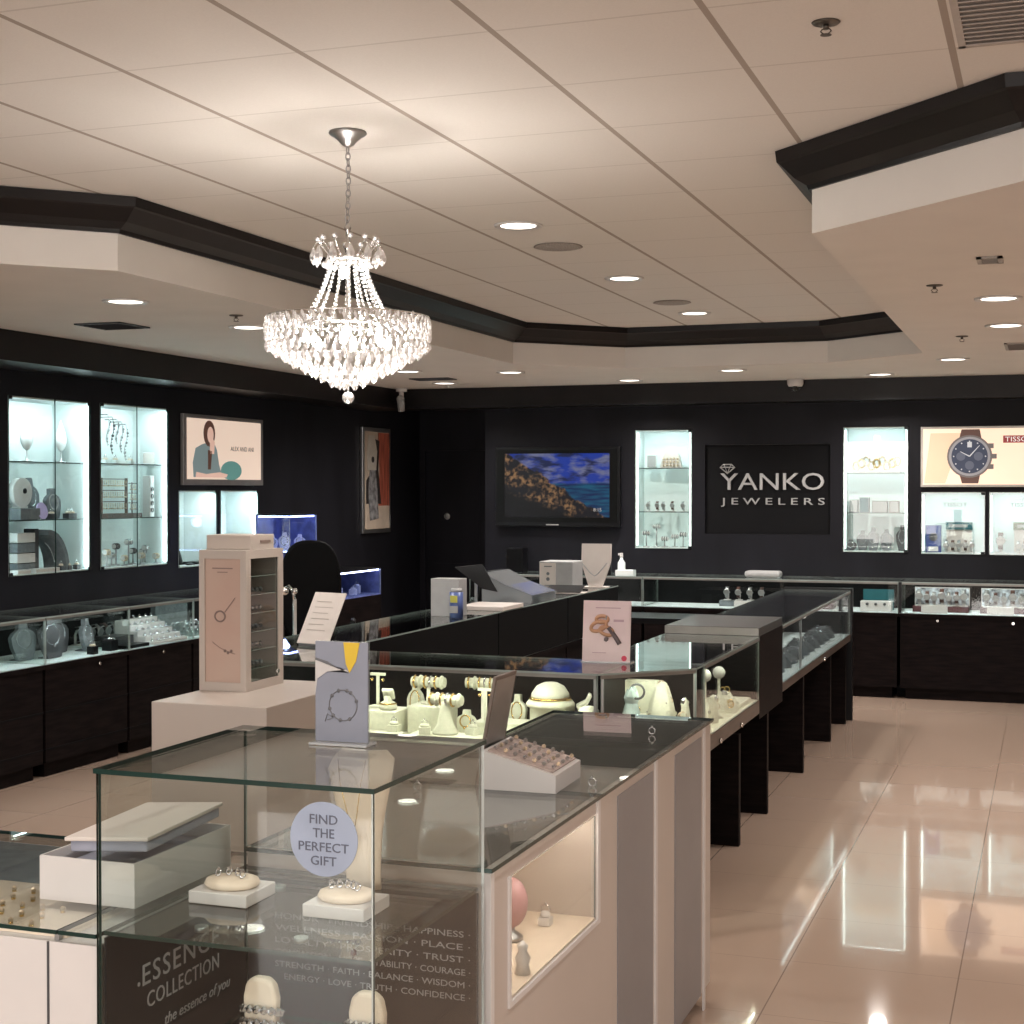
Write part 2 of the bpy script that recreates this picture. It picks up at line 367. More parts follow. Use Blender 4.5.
# crown moulding following the tray, leaning inwards
def offset_in(i, d):
    pts = TR[:10]; a = Vector(pts[i-1]) if i > 0 else None; p = Vector(pts[i]); b = Vector(pts[i+1]) if i < 9 else None
    ns = []
    for q, r in ((a, p), (p, b)):
        if q is None or r is None: continue
        e = (r-q).normalized(); ns.append(Vector((e.y, -e.x))*-1)   # interior of the tray lies to the left going round
    n = sum(ns, Vector((0, 0)))
    n = n.normalized() if n.length else ns[0]; k = d/max(.3, n.dot(ns[0]))
    return p+n*k
prof = [(0.0, 2.79), (.012, 2.79), (.018, 2.806), (.06, 2.832), (.110, 2.882), (.120, 2.888), (.125, 2.928), (0.0, 2.928)]
mb = MB(); rings = []
for i in range(10):
    rings.append([mb._v((*(offset_in(i, d+.001)), z)) for d, z in prof])
for A, B in zip(rings, rings[1:]):
    for k in range(len(prof)): mb._f([A[k], A[(k+1) % len(prof)], B[(k+1) % len(prof)], B[k]], 0)
struct('trim_1', mb, M_trim)
# black header fascias where the soffit meets the walls
mb = MB(); mb.box(XL+.001, -5.70, -4.0, 12.85, 2.47, HS-.001); mb.box(XL+.001, -5.68, -4.0, 12.83, 2.45, 2.47); struct('trim_2', mb, M_trim)
mb = MB(); mb.box(XL+.001, 3.04, 12.85, YB-.001, 2.47, HS-.001); mb.box(XL+.001, 3.04, 12.83, YB-.001, 2.45, 2.47); struct('trim_3', mb, M_trim)

# ================================================================== CEILING FITTINGS
def downlight(label, power=True):
    t = thing('recessed_downlight', label, 'ceiling light')
    mb = MB(); mb.lathe([(.082, 0), (.115, 0), (.112, -.008), (.088, -.006), (.082, 0)], n=32); mb.build('trim_ring', M_white, t)
    mb = MB(); mb.lathe([(0, -.003), (.083, -.003), (.083, -.001), (0, -.001)], n=32); mb.build('lens', M_lamp, t)
    l = bpy.data.lights.new('downlight', 'SPOT'); l.energy = DOWN_W; l.color = DOWN_COL; l.spot_size = R(150); l.spot_blend = .9; l.shadow_soft_size = .07
    lo_ = bpy.data.objects.new('downlight_beam', l); COL.objects.link(lo_); lo_.parent = t; lo_.location = (0, 0, -.02)
    return t
R = math.radians
DL = [(-2.275, 6.47, HC, 'recessed downlight in the tiled tray, nearest of its row of three'), (-2.275, 8.28, HC, 'recessed downlight in the tiled tray, middle of its row of three'),
      (-2.275, 10.07, HC, 'recessed downlight in the tiled tray, farthest of its row of three'),
      (-4.30, 6.39, HS, 'recessed downlight in the left soffit beside the black vent'), (-4.32, 7.64, HS, 'recessed downlight in the left soffit just left of the chandelier'),
      (-4.75, 10.9, HS, 'recessed downlight in the left soffit hidden behind the chandelier'),
      (-4.02, 11.25, HS, 'recessed downlight in the back soffit above the wall television'), (-4.97, 12.2, HS, 'recessed downlight in the back soffit near the ceiling camera at left'),
      (-3.36, 12.40, HS, 'recessed downlight washing the wall above the narrow lit case'), (-2.33, 11.64, HS, 'recessed downlight in the back soffit above the silver sign'),
      (-1.29, 12.44, HS, 'recessed downlight washing the wall above the right lit case'), (-.655, 11.19, HS, 'recessed downlight in the right soffit, farthest back of that side'),
      (-.24, 7.71, HS, 'recessed downlight in the right soffit, nearest of that side'), (-.24, 8.99, HS, 'recessed downlight in the right soffit, between its nearer and farther neighbours'),
      (1.3, 6.4, HS, 'unseen downlight added in the right soffit to brighten the ceiling, nearer one'), (1.3, 9.4, HS, 'unseen downlight added in the right soffit to brighten the ceiling, farther one')]  # last two: unseen lamps added so floor bounce brightens the ceiling
for x, y, z, lb in DL:
    if z == HC: x, y = x*1.025, y*1.025
    place('dl', downlight, (x, y, z-.001), 0, lb, 'recessed downlights in the ceiling')
for x, y, q in ((1.1, 3.4, 'added unseen over the right aisle to brighten the ceiling'), (1.1, 1.0, 'added unseen just inside the entrance to brighten the ceiling at right'), (-2.275, 1.07, 'over the glass tower case'), (-.3, 2.2, 'added unseen for light near the right side of the entrance'), (-4.3, 2.8, 'added unseen for light near the left side of the entrance')):  # all but the one over the tower case are unseen lamps added for light
    place('dl', downlight, (x, y, HC-.001), 0, 'recessed downlight in the tiled ceiling '+q, 'downlights near the storefront')
def speaker_grille(label):
    t = MB(); t.lathe([(0, 0), (.12, 0), (.125, -.004), (.11, -.008), (0, -.009)], n=36); o = t.build('ceiling_speaker', mat('speaker_mesh', (0.33, 0.29, 0.26), .7, var=.3, scale=200)); return tag(o, label, 'ceiling speaker')
place('spk', speaker_grille, (-2.343, 7.27, HC-.001), 0, 'round grey speaker grille between the two nearer tray downlights', 'ceiling speakers')
place('spk', speaker_grille, (-2.337, 9.68, HC-.001), 0, 'round grey speaker grille between the two farther tray downlights', 'ceiling speakers')
def sprinkler(label):
    t = thing('fire_sprinkler', label, 'sprinkler')
    mb = MB(); mb.lathe([(0, 0), (.038, 0), (.034, -.006), (.014, -.010), (0, -.010)], n=24); mb.build('escutcheon', M_dks, t)
    mb = MB(); mb.cyl((0, 0, -.01), (0, 0, -.028), .008); mb.tube([(.009, 0, -.026), (.014, 0, -.036), (.003, 0, -.05)], .002); mb.tube([(-.009, 0, -.026), (-.014, 0, -.036), (-.003, 0, -.05)], .002)
    mb.cyl((0, 0, -.05), (0, 0, -.052), .015, n=16); mb.build('sprinkler_head', M_dks, t)
    return t
for x, y, z, lb in ((-.561, 4.033, HC, 'chrome fire sprinkler in the ceiling tiles at upper right'), (-4.09, 7.1, HS, 'fire sprinkler in the left soffit between two downlights'),
                    (-.50, 7.13, HS, 'fire sprinkler in the right soffit, nearer one'), (-.507, 9.54, HS, 'fire sprinkler in the right soffit, farther one')):
    place('spr', sprinkler, (x, y, z-.001), 0, lb, 'fire sprinklers').scale = (1, 1, .65)
def vent(label, name='air_vent', w=.30, d=.30, n=7, col=None):
    t = thing(name, label, 'ceiling vent')
    m = col or M_dgrey
    mb = MB(); mb.box(-w/2, w/2, -d/2, -d/2+.02, -.008, 0); mb.box(-w/2, w/2, d/2-.02, d/2, -.008, 0); mb.box(-w/2, -w/2+.02, -d/2, d/2, -.008, 0); mb.box(w/2-.02, w/2, -d/2, d/2, -.008, 0); mb.build('frame', m, t)
    mb = MB(); mb.box(-w/2+.02, w/2-.02, -d/2+.02, d/2-.02, -.002, 0)
    for i in range(n):
        y = -d/2+.03+(d-.06)*i/(n-1); mb.m = Matrix.Translation((0, y, -.006)) @ Matrix.Rotation(.6, 4, 'X'); mb.box(-w/2+.02, w/2-.02, -.008, .008, -.001, .001)
    mb.build('louvres', m, t); return t
o = vent('black louvred air vent in the left soffit'); o.location = (-5.0, 7.3, HS-.001)
o = vent('small black vent in the back soffit behind the chandelier', w=.35, d=.2); o.location = (-4.87, 11.7, HS-.001)
M_vl = mat('painted_vent', (0.36, 0.33, 0.30), .5)
o = vent('small grey vent at the far right of the right soffit', w=.30, d=.45, col=M_vl); o.location = (-.13, 10.3, HS-.001)
o = vent('small slotted vent in the right soffit nearest the camera', w=.10, d=.16, n=4, col=M_vl); o.location = (-.233, 6.4, HS-.001)
o = vent('large grey return air grille in the tiled ceiling at top right corner', w=.56, d=.56, n=14, col=mat('return_grille', (0.46, 0.42, 0.39), .6)); o.location = (.036, 4.09, HC-.001)
def dome(label):
    t = thing('security_camera', label, 'security camera')
    mb = MB(); mb.lathe([(0, 0), (.05, 0), (.05, -.03), (.042, -.045), (0, -.045)], n=24); mb.build('housing', M_white, t)
    mb = MB(); mb.lathe([(.036, -.045), (.034, -.06), (.02, -.076), (0, -.082)], n=20); mb.build('dome', M_glass, t)
    mb = MB(); mb.ball((0, -.008, -.058), .018); mb.build('lens', M_blkp, t)
    return t
o = dome('white dome security camera under the header over the silver sign'); o.location = (-2.02, 12.76, HS-.001); o.scale = (1.35,)*3
t = thing('security_camera', 'white bracket security camera hanging beside the poster corner at left', 'security camera', (-5.6, 12.7, HS-.001))
mb = MB(); mb.cyl((0, 0, 0), (0, 0, -.03), .05, n=20); mb.cyl((0, 0, -.03), (0, 0, -.10), .022); mb.build('bracket', M_white, t)
mb = MB(); mb.cyl((0, -.02, -.10), (0, .0, -.21), .036, .03, n=20); mb.ball((0, -.02, -.10), .038); mb.build('camera_body', M_lgrey, t)

# ================================================================== CHANDELIER
t = thing('crystal_chandelier', 'lit crystal basket chandelier hanging on a chain from the tiled ceiling', 'chandelier', (-2.279, 4.715, HC)); t.scale = (1.025,)*3
Z = lambda z: z-2.90
mb = MB(); mb.lathe([(0, 0), (.062, 0), (.064, -.006), (.058, -.012), (.048, -.016), (.034, -.028), (.020, -.044), (.009, -.05), (0, -.052)], n=36); mb.build('canopy', M_steel, t)
mb = MB(); z = -.05
k = 0
while z > Z(2.60):
    a = k % 2; L = .024
    mb.tube([((math.cos(q)*.008 if a else 0)+.002*math.sin(k*.35), (0 if a else math.cos(q)*.008), z-L/2+math.sin(q)*L/2*1.15) for q in [2*PI*i/10 for i in range(10)]], .0021, closed=True, n=5)
    z -= .0205; k += 1
mb.build('chain', M_steel, t)
mb = MB(); mb.lathe([(0, Z(2.60)), (.006, Z(2.595)), (.012, Z(2.58)), (.007, Z(2.565)), (.007, Z(2.53)), (.016, Z(2.515)), (.008, Z(2.50)), (.006, Z(2.30)), (.012, Z(2.28)), (.006, Z(2.26)), (.006, Z(2.06)), (.0, Z(2.05))], n=16); mb.build('stem', M_chrome, t)
mb = MB()
ring = lambda r, z, n=40: [(r*math.cos(2*PI*i/n), r*math.sin(2*PI*i/n), Z(z)) for i in range(n)]
mb.tube(ring(.062, 2.475), .005, closed=True); mb.tube(ring(.155, 2.255), .004, closed=True); mb.tube(ring(.272, 2.278, 60), .003, closed=True); mb.tube(ring(.272, 2.19, 60), .002, closed=True)
for i in range(8):
    a = 2*PI*i/8; c, s_ = math.cos(a), math.sin(a)
    mb.tube([(.006*c, .006*s_, Z(2.27)), (.15*c, .15*s_, Z(2.262)), (.272*c, .272*s_, Z(2.278))], .003)
    mb.tube([(.006*c, .006*s_, Z(2.48)), (.062*c, .062*s_, Z(2.475))], .003)
mb.build('frame', M_chrome, t)
def drop(mb, p, s, a=0):      # faceted tear-drop
    mb.lathe([(0, s*1.2), (s*.22, s*.9), (s*.55, s*.1), (s*.5, -s*.35), (0, -s*.95)], c=p, n=6, sm=False)
for i in range(12):
    a = 2*PI*i/12; c, s_ = math.cos(a)*.87, math.sin(a)*.87
    mb = MB(); mb.tube([(.05*c, .05*s_, Z(2.47)), (.085*c, .085*s_, Z(2.50)), (.115*c, .115*s_, Z(2.53)), (.132*c, .132*s_, Z(2.515))], .0025, mi=1)
    drop(mb, (.132*c, .132*s_, Z(2.478)), .028); mb.ball((.115*c, .115*s_, Z(2.538)), .011, 0, 1, sm=False)
    mb.ball((.09*c, .09*s_, Z(2.455)), .012, 0, 1, sm=False)
    mb.build('crystal_pendant', [M_crystal, M_chrome], t)
for i in range(16):
    a = 2*PI*i/16+.1; c, s_ = math.cos(a), math.sin(a); mb = MB()
    for k in range(17):
        q = k/16; r = .060+.093*(q**1.5); zz = 2.472-.215*q
        mb.ball((r*c, r*s_, Z(zz)), .0060, 0, 1, sm=False)
    mb.build('bead_strand', M_crystal, t)
tiers = [(.272, 2.268, 52, .0105), (.276, 2.250, 52, .011), (.274, 2.230, 52, .0125), (.273, 2.206, 50, .014), (.270, 2.178, 46, .016), (.243, 2.160, 42, .016), (.214, 2.143, 37, .016), (.184, 2.126, 32, .016), (.152, 2.109, 27, .016),
         (.12, 2.093, 21, .016), (.088, 2.077, 16, .016), (.056, 2.062, 10, .016), (.028, 2.050, 5, .016), (.23, 2.268, 40, .011), (.185, 2.264, 32, .011)]
drops = []
for j, (r, z, n, s) in enumerate(tiers):
    for i in range(n):
        a = 2*PI*(i+.5*(j % 2))/n; drops.append((s, (r*math.cos(a), r*math.sin(a), Z(z)+random.uniform(-.003, .003))))
drops.sort(key=lambda q: -q[0]*10+(q[1][1]-.45*q[1][0]))       # the largest drops on the near side are parts, the rest one fringe
for s, p in drops[:96]:
    mb = MB(); drop(mb, (0, 0, 0), s*1.12); mb.build('crystal_drop', M_crystal, t, loc=p)
mb = MB()
for s, p in drops[96:]: drop(mb, p, s*1.15)
o = mb.build('crystal_fringe', M_crystal, t); o['kind'] = 'stuff'
mb = MB(); mb.ball((0, 0, Z(2.010)), .021, 0, 2, sm=False); mb.cyl((0, 0, Z(2.05)), (0, 0, Z(2.03)), .003); mb.build('crystal_ball', M_crystal, t)
for i in range(8):
    a = 2*PI*i/8+.3; r = .17 if i % 2 else .11
    mb = MB(); mb.lathe([(0, .022), (.010, .008), (.013, -.008), (.008, -.022), (0, -.024)], c=(r*math.cos(a), r*math.sin(a), Z(2.205)), n=12); mb.build('bulb', M_bulb, t)
mb = MB(); mb.lathe([(0, .02), (.010, .008), (.013, -.008), (0, -.022)], c=(-.02, 0, Z(2.43)), n=12); mb.build('bulb', M_bulb, t)
for (lx, lz, e) in ((0, 2.215, 36), (0, 2.40, 1.2)):
    l = bpy.data.lights.new('chandelier_glow', 'POINT'); l.energy = e; l.color = (1, .93, .85); l.shadow_soft_size = .05
    lo_ = bpy.data.objects.new('chandelier_glow', l); COL.objects.link(lo_); lo_.parent = t; lo_.location = (lx, 0, Z(lz))

# ================================================================== WALL DISPLAY CASES
def wall_case(label, w, h, origin, rz, shelves=(), doors=2, depth=.30, led=(1, 1), split=None, ml=None, pw=1.0):
    """recessed lit case: local x runs along the wall, +y into it, z up"""
    t = thing('wall_display_case', label, 'display case', origin, rz)
    mb = MB(); e = .004
    mb.box(e, w-e, depth-.01, depth, e, h-e); mb.box(e, w-e, .002, depth-.01, e, .012); mb.box(e, w-e, .002, depth-.01, h-.012, h-e)
    mb.box(e, .012, .002, depth-.01, .012, h-.012); mb.box(w-.012, w-e, .002, depth-.01, .012, h-.012); mb.build('interior', M_shelfw, t)
    for z in shelves:
        mb = MB(); mb.pane(.014, w-.014, .035, depth-.012, z-.003, z+.003); mb.build('glass_shelf', [M_shelfg, M_gedge], t)
    xs = [0, w] if doors == 1 else [0, split or w/2, w]
    for a, b in zip(xs, xs[1:]):
        mb = MB(); mb.pane(a+.003, b-.0015, -.006, 0, .003, h-.003); mb.build('glass_door', [M_glass, M_gedge], t)
    for x in (.018, w-.018):
        for z in (.014, h-.014):
            if doors == 1 and x < .05: continue
            mb = MB(); mb.box(x-.016, x+.016, -.010, -.006, z-.011, z+.011, 0, .002); mb.build('door_hinge', M_blkp, t)
    for on, x in zip(led, (.020, w-.020)):
        if on:
            mb = MB(); mb.box(x-.006, x+.006, .012, .026, .03, h-.03); mb.build('led_strip', ml or M_led, t)
    l = bpy.data.lights.new('case_light', 'AREA'); l.shape = 'RECTANGLE'; l.size = w*.8; l.size_y = .05; l.energy = 2.6*w/.6*pw; l.color = (.80, .98, 1)
    q = bpy.data.objects.new('case_light', l); COL.objects.link(q); q.parent = t; q.location = (w/2, .03, h-.016); q.rotation_euler = (R(15), 0, 0)
    return t
def atl(i, lx, ly, lz):   # point in a left wall case
    c = CL[i]; w_ = c[1]-c[0]; return (XL-ly, c[0]+min(w_-.07, lx+1.4*ly*.85), c[2]+lz)
def atb(i, lx, ly, lz):
    c = CB[i]; return (c[0]+lx, YB+ly, c[2]+lz)
LZ = [('tall lit glass case in the left wall holding white vases and grey busts', (.348, .722), (1, 1)), ('tall lit glass case in the left wall holding hanging necklaces and earring racks', (.349, .73), (1, 1)),
      ('short lit wall case under the framed woman poster, left of its pair', (), (0, 0)), ('short lit wall case under the framed woman poster, right of its pair', (), (0, 1))]
for (y0, y1, z0, z1), (lb, sh, ld) in zip(CL, LZ):
    wall_case(lb, y1-y0, z1-z0, (XL, y0, z0), PI/2, sh, 2 if sh else 1, led=ld, split=(y1-y0)*.55 if y0 < 8 else (y1-y0)*.52, pw=1.5)
BZ = [('narrow lit glass case in the back wall between television and silver sign', (.328, .72), (1, 1)), ('narrow lit glass case in the back wall between silver sign and watch poster', (.336, .677), (1, 1)),  # right strip of the first case added to brighten its interior
      ('short lit wall case with blue card under the watch poster', (), (1, 0)), ('short lit wall case under the watch poster at the right edge', (), (1, 1))]
for (x0, x1, z0, z1), (lb, sh, ld) in zip(CB, BZ):
    wall_case(lb, x1-x0, z1-z0, (x0, YB, z0), 0, sh, 1, led=ld, ml=M_led2, pw=1.0 if sh else .5)

# --- small display prototypes (all stand at z=0, face -y)
def bust(label, m=M_grey, neck=M_silver, h=.20, w=.16, name='necklace_bust'):
    t = thing(name, label, 'necklace bust')
    pts = [(-.30, 0), (.30, 0), (.48, .35), (.52, .60), (.40, .72), (.20, .80), (.16, 1.0), (-.16, 1.0), (-.20, .80), (-.40, .72), (-.52, .60), (-.48, .35)]
    mb = MB(Matrix.Rotation(-.12, 4, 'X')); mb.plate([(x*w, z*h) for x, z in pts], -.014, .014); mb.build('torso', m, t, loc=(0, 0, .002))
    mb = MB(); mb.box(-w*.25, w*.25, -.01, .07, 0, .006); mb.build('base', m, t)
    mb = MB(); mb.tube([(w*.30*math.sin(a), -.018+.12*h*(.72+.25*math.cos(a)), h*(.56+.24*math.cos(a))) for a in [2*PI*i/24 for i in range(24)]], .003, closed=True); mb.ball((0, -.02+.04*h, h*.30), .008); mb.build('necklace', neck, t)
    return t
def ring_box(label, m=M_dgrey, top=M_cream, w=.06, d=.06, h=.03, name='ring_box'):
    t = thing(name, label, 'jewelry box')
    mb = MB(); mb.box(-w/2, w/2, -d/2, d/2, 0, h, 0, .002); mb.build('box', m, t)
    mb = MB(); mb.lathe([(0, 0), (w*.38, 0), (w*.42, .006), (w*.34, .013), (0, .015)], c=(0, 0, h), n=20, sy=d/w); mb.build('cushion', top, t)
    mb = MB(); mb.tube([(.012*math.cos(a), 0, h+.018+.012*math.sin(a)) for a in [2*PI*i/14 for i in range(14)]], .002, closed=True); mb.ball((0, 0, h+.033), .004, 0, 1, sm=False); mb.build('ring', M_silver, t)
    return t
def watch(label, dial=M_dial, strap=M_steel):
    t = thing('wristwatch', label, 'watch')
    mb = MB(); mb.box(-.022, .022, -.01, .035, 0, .005, 0, .001); mb.strip([(.030, .004), (.030, .05), (.018, .072), (0, .078)], .003, -.008, .008); mb.build('stand', M_white, t)
    mb = MB(); path = [(.012, .018), (-.006, .022), (-.016, .038), (-.018, .055), (-.010, .075), (.005, .088), (.020, .084)]; mb.strip(path, .003, -.011, .011); mb.build('strap', strap, t)
    mb = MB(Matrix.Translation((0, -.022, .055)) @ Matrix.Rotation(PI/2+.1, 4, 'X')); mb.lathe([(0, -.004), (.019, -.004), (.021, 0), (.019, .005), (.017, .005)], n=24); mb.cyl((.02, 0, 0), (.025, 0, 0), .003); mb.build('watch_case', M_steel, t)
    mb = MB(Matrix.Translation((0, -.022, .055)) @ Matrix.Rotation(PI/2+.1, 4, 'X')); mb.lathe([(0, .004), (.0175, .004), (.0175, .0045), (0, .0045)], n=24); f = mb.build('dial', dial, t)
    return t
def dwatch(label): return watch(label, M_blkp, M_brown)
PRE_W = lambda k: ('watch_b', dwatch) if k % 2 else ('watch_g', lambda l: watch(l, M_dgrey))
def vase(label):
    t = thing('teardrop_sculpture', label, 'ornament')
    mb = MB(); mb.lathe([(0, 0), (.035, 0), (.036, .006), (.008, .012), (.005, .05), (.005, .07)], n=20); mb.build('stem', M_steel, t)
    mb = MB(); mb.lathe([(0, .07), (.028, .085), (.052, .12), (.058, .155), (.045, .20), (.024, .24), (.006, .275), (0, .285)], n=28, sy=.45); mb.build('teardrop', mat('white_porcelain', (.85, .85, .85), .15), t)
    return t
def block(name, label, cat, w, d, h, m, bev=.002, lid=None):
    t = thing(name, label, cat)
    mb = MB(); mb.box(-w/2, w/2, -d/2, d/2, 0, h, 0, bev); mb.build('body', m, t)
    if lid: mb = MB(); mb.box(-w/2+.006, w/2-.006, -d/2-.002, -d/2, .006, h-.006); mb.build('face', lid, t)
    return t
def at(o, p, rz=0, g=None):
    o.location = p; o.rotation_euler = (0, 0, rz)
    if g: o['group'] = g
    return o
H = PI/2
# left wall, first case
at(vase('white teardrop sculpture on the top shelf of the leftmost wall case, left one'), atl(0, .20, .15, .7265), H); at(vase('white teardrop sculpture on the top shelf of the leftmost wall case, right one'), atl(0, .56, .15, .7265), H)
t = thing('disc_vase', 'white disc ornament with a dark hole on the middle shelf of the leftmost wall case', 'ornament')
mb = MB(); mb.cyl((0, -.02, .10), (0, .02, .10), .095, n=36); mb.build('disc', M_white, t); mb = MB(); mb.cyl((.02, -.024, .11), (.02, -.0205, .11), .018); mb.build('hole', M_blk, t); mb = MB(); mb.box(-.04, .04, -.03, .03, 0, .012); mb.build('foot', M_white, t)
at(t, atl(0, .13, .13, .352+.075), H)
t2 = block('grey_riser', 'grey riser under the white disc ornament in the leftmost wall case', 'riser', .20, .16, .073, M_grey); at(t2, atl(0, .13, .13, .3525), H)
at(bust('tall dark grey necklace bust on the middle shelf of the leftmost wall case', h=.27, w=.16), atl(0, .26, .225, .352), H)
at(bust('shorter grey necklace bust on the middle shelf of the leftmost wall case', h=.20, w=.15, neck=M_steel), atl(0, .47, .10, .352), H)
t = thing('round_plate', 'pale violet round plate leaning on the middle shelf of the leftmost wall case', 'plate'); mb = MB(Matrix.Rotation(-.2, 4, 'X')); mb.cyl((0, 0, .055), (0, .008, .055), .055, n=32); mb.build('plate', mat('violet_plate', (.55, .45, .75), .3), t); at(t, atl(0, .36, .045, .355), H)
for k, lx in enumerate((.44, .62, .66)):
    at(ring_box(f'small dark ring box, {ORD[k]} from left, middle shelf of leftmost wall case', w=.05, d=.05, h=.035), atl(0, lx, .07, .352), H)
t = thing('stacked_boxes', 'stack of grey and white drawers on the bottom shelf of the leftmost wall case', 'drawer stack')
for k in range(4): mb = MB(); mb.box(-.09, .09, -.07, .07, k*.065, k*.065+.06, 0, .002); mb.build('drawer', M_white if k % 2 else M_grey, t)
at(t, atl(0, .10, .14, .012), H)
at(block('black_stand', 'black upright stand on the bottom shelf of the leftmost wall case', 'stand', .05, .08, .28, M_blkp, lid=M_dgrey), atl(0, .24, .13, .012), H)
t = thing('grey_arch', 'grey velvet arch display on the bottom shelf of the leftmost wall case', 'display arch')
mb = MB(); mb.strip([(.10+.19*math.cos(a), .19*math.sin(a)*1.25) for a in [PI*.5*i/10 for i in range(11)]], -.035, -.09, .09); mb.build('arch', M_grey, t, rot=(0, 0, -H))
mb = MB(); mb.tube([(.01+.16*math.cos(a), -.09, .20*math.sin(a)) for a in [.3+PI*.3*i/8 for i in range(9)]], .004); mb.build('necklace', M_silver, t); at(t, atl(0, .20, .14, .012), H)
for k, (lx, ly) in enumerate(((.12, .04), (.30, .045), (.42, .045))):
    at(block('white_tray', f'low white card tray, {ORD[k]} from the left at the foot of the leftmost wall case', 'tray', .13, .06, .025, M_white, lid=M_paper), atl(0, lx, ly, .012), H)
for k, lx in enumerate((.54, .62, .76)):
    at(ring_box(f'little dark ring box at the foot of the leftmost wall case, {ORD[k]} of three', w=.04, d=.035, h=.03), atl(0, lx, .06, .012), H)
# left wall, second case
for k in range(5):
    lx = .14+.055*k; t = thing('hanging_necklace', f'{ORD[k]} necklace from the left hanging in the upper part of the second wall case', 'necklace', group='necklaces hanging in the second wall case')
    mb = MB(); L = .22+.05*math.sin(k*2.1); n = 22
    mb.tube([(.016*math.sin(PI*i/n)*(1 if i % 2 else -1)*.2+.018*math.sin(2*PI*i/n), 0, -L*i/n) for i in range(n+1)], .0022); mb.build('chain', M_steel if k != 1 else M_blkp, t)
    mb = MB(); [mb.ball((.018*math.sin(2*PI*i/n), -.004, -L*i/n), .006+.003*(i % 3), 0, 1, sm=False) for i in range(3, n, 2)]; mb.build('beads', M_silver if k != 1 else M_dgrey, t)
    mb = MB(); mb.box(-.004, .004, 0, .10, -.002, .006); mb.build('hook', M_steel, t); at(t, atl(1, lx, .185, 1.08-.015*k), H)
for k, lx in enumerate((.08, .20, .38)):
    at(ring_box(f'small ring stand on the top shelf of the second wall case, {ORD[k]} from the left', m=M_shelfw, w=.045, d=.045, h=.025), atl(1, lx, .08, .7335), H)
t = block('name_plate', 'small pale plate on the top shelf of the second wall case at right', 'name plate', .16, .02, .09, M_shelfw, lid=M_paper); at(t, atl(1, .62, .12, .7335), H)
t = thing('earring_rack', 'wide earring rack with drop earrings on the second wall case middle shelf', 'earring rack')
mb = MB(); [mb.box(-.15, .15, .0, .006, z, z+.006) for z in (.27, .19, .11)]; mb.box(-.155, -.148, -.01, .012, 0, .28); mb.box(.148, .155, -.01, .012, 0, .28); mb.box(-.155, .155, -.05, .05, 0, .03); mb.build('rack', M_brown, t)
for r in range(3):
    mb = MB()
    for k in range(14): mb.cyl((-.14+.0215*k, -.006, .265-.08*r), (-.14+.0215*k, -.006, .235-.08*r), .0025, n=6); mb.ball((-.14+.0215*k, -.006, .226-.08*r), .007, 0, 1, sm=False)
    mb.build('earring_row', M_gbrass, t)
at(t, atl(1, .20, .14, .3525), H)
t = thing('earring_rack', 'narrow earring rack on the middle shelf of the second wall case', 'earring rack')
mb = MB(); [mb.box(-.05, .05, 0, .006, z, z+.006) for z in (.24, .17, .10)]; mb.box(-.055, .055, -.04, .04, 0, .03); mb.box(-.004, .004, .006, .012, 0, .25); mb.build('rack', M_brown, t)
for r in range(3):
    mb = MB()
    for k in range(5): mb.cyl((-.04+.02*k, -.006, .235-.07*r), (-.04+.02*k, -.006, .21-.07*r), .0025, n=6); mb.ball((-.04+.02*k, -.006, .20-.07*r), .007, 0, 1, sm=False)
    mb.build('earring_row', M_gbrass, t)
at(t, atl(1, .43, .12, .3525), H)
t = thing('ring_tower', 'white column with dark rings in the second wall case', 'ring stand')
mb = MB(); mb.box(-.03, .03, -.03, .03, 0, .30, 0, .003); mb.build('column', M_white, t)
for k in range(4): mb = MB(); mb.tube([(.014*math.cos(a), -.034, .05+.05*k+.014*math.sin(a)) for a in [2*PI*i/14 for i in range(14)]], .003, closed=True); mb.build('ring', M_dgrey, t)
at(t, atl(1, .62, .10, .3525), H)
kinds = [(.05, .06, .10), (.035, .05, .07), (.05, .05, .13), (.04, .04, .05), (.06, .05, .16), (.045, .045, .09), (.05, .05, .06), (.035, .04, .11), (.05, .05, .08), (.04, .04, .05)]
def perfume(label, w, d, h, m):
    t = thing('bracelet_stand', label, 'bracelet stand')
    mb = MB(); mb.cyl((0, 0, .004), (0, 0, h-.018), .006); mb.lathe([(0, 0), (w*.5, 0), (w*.5, .006), (0, .008)], n=16); mb.build('post', M_steel, t)
    mb = MB(); mb.cyl((-w*.55, 0, h-.016), (w*.55, 0, h-.016), .016, n=14); mb.build('roll', M_white, t)
    mb = MB(); [mb.tube([(x, .019*math.cos(a), h-.016+.019*math.sin(a)) for a in [2*PI*i/12 for i in range(12)]], .0035, closed=True) for x in (-w*.35, 0, w*.35)]; mb.build('bracelets', m, t)
    return t
for k, (w, d, h) in enumerate(kinds):
    at(perfume(f'{ORD[k]} bracelet stand from the left on the floor of the second wall case', w*1.1, d, h+.02, (M_gbrass, M_silver, M_dgrey)[k % 3]), atl(1, .09+.07*k, .06+.11*((k*7) % 3)/2, .0125), H)
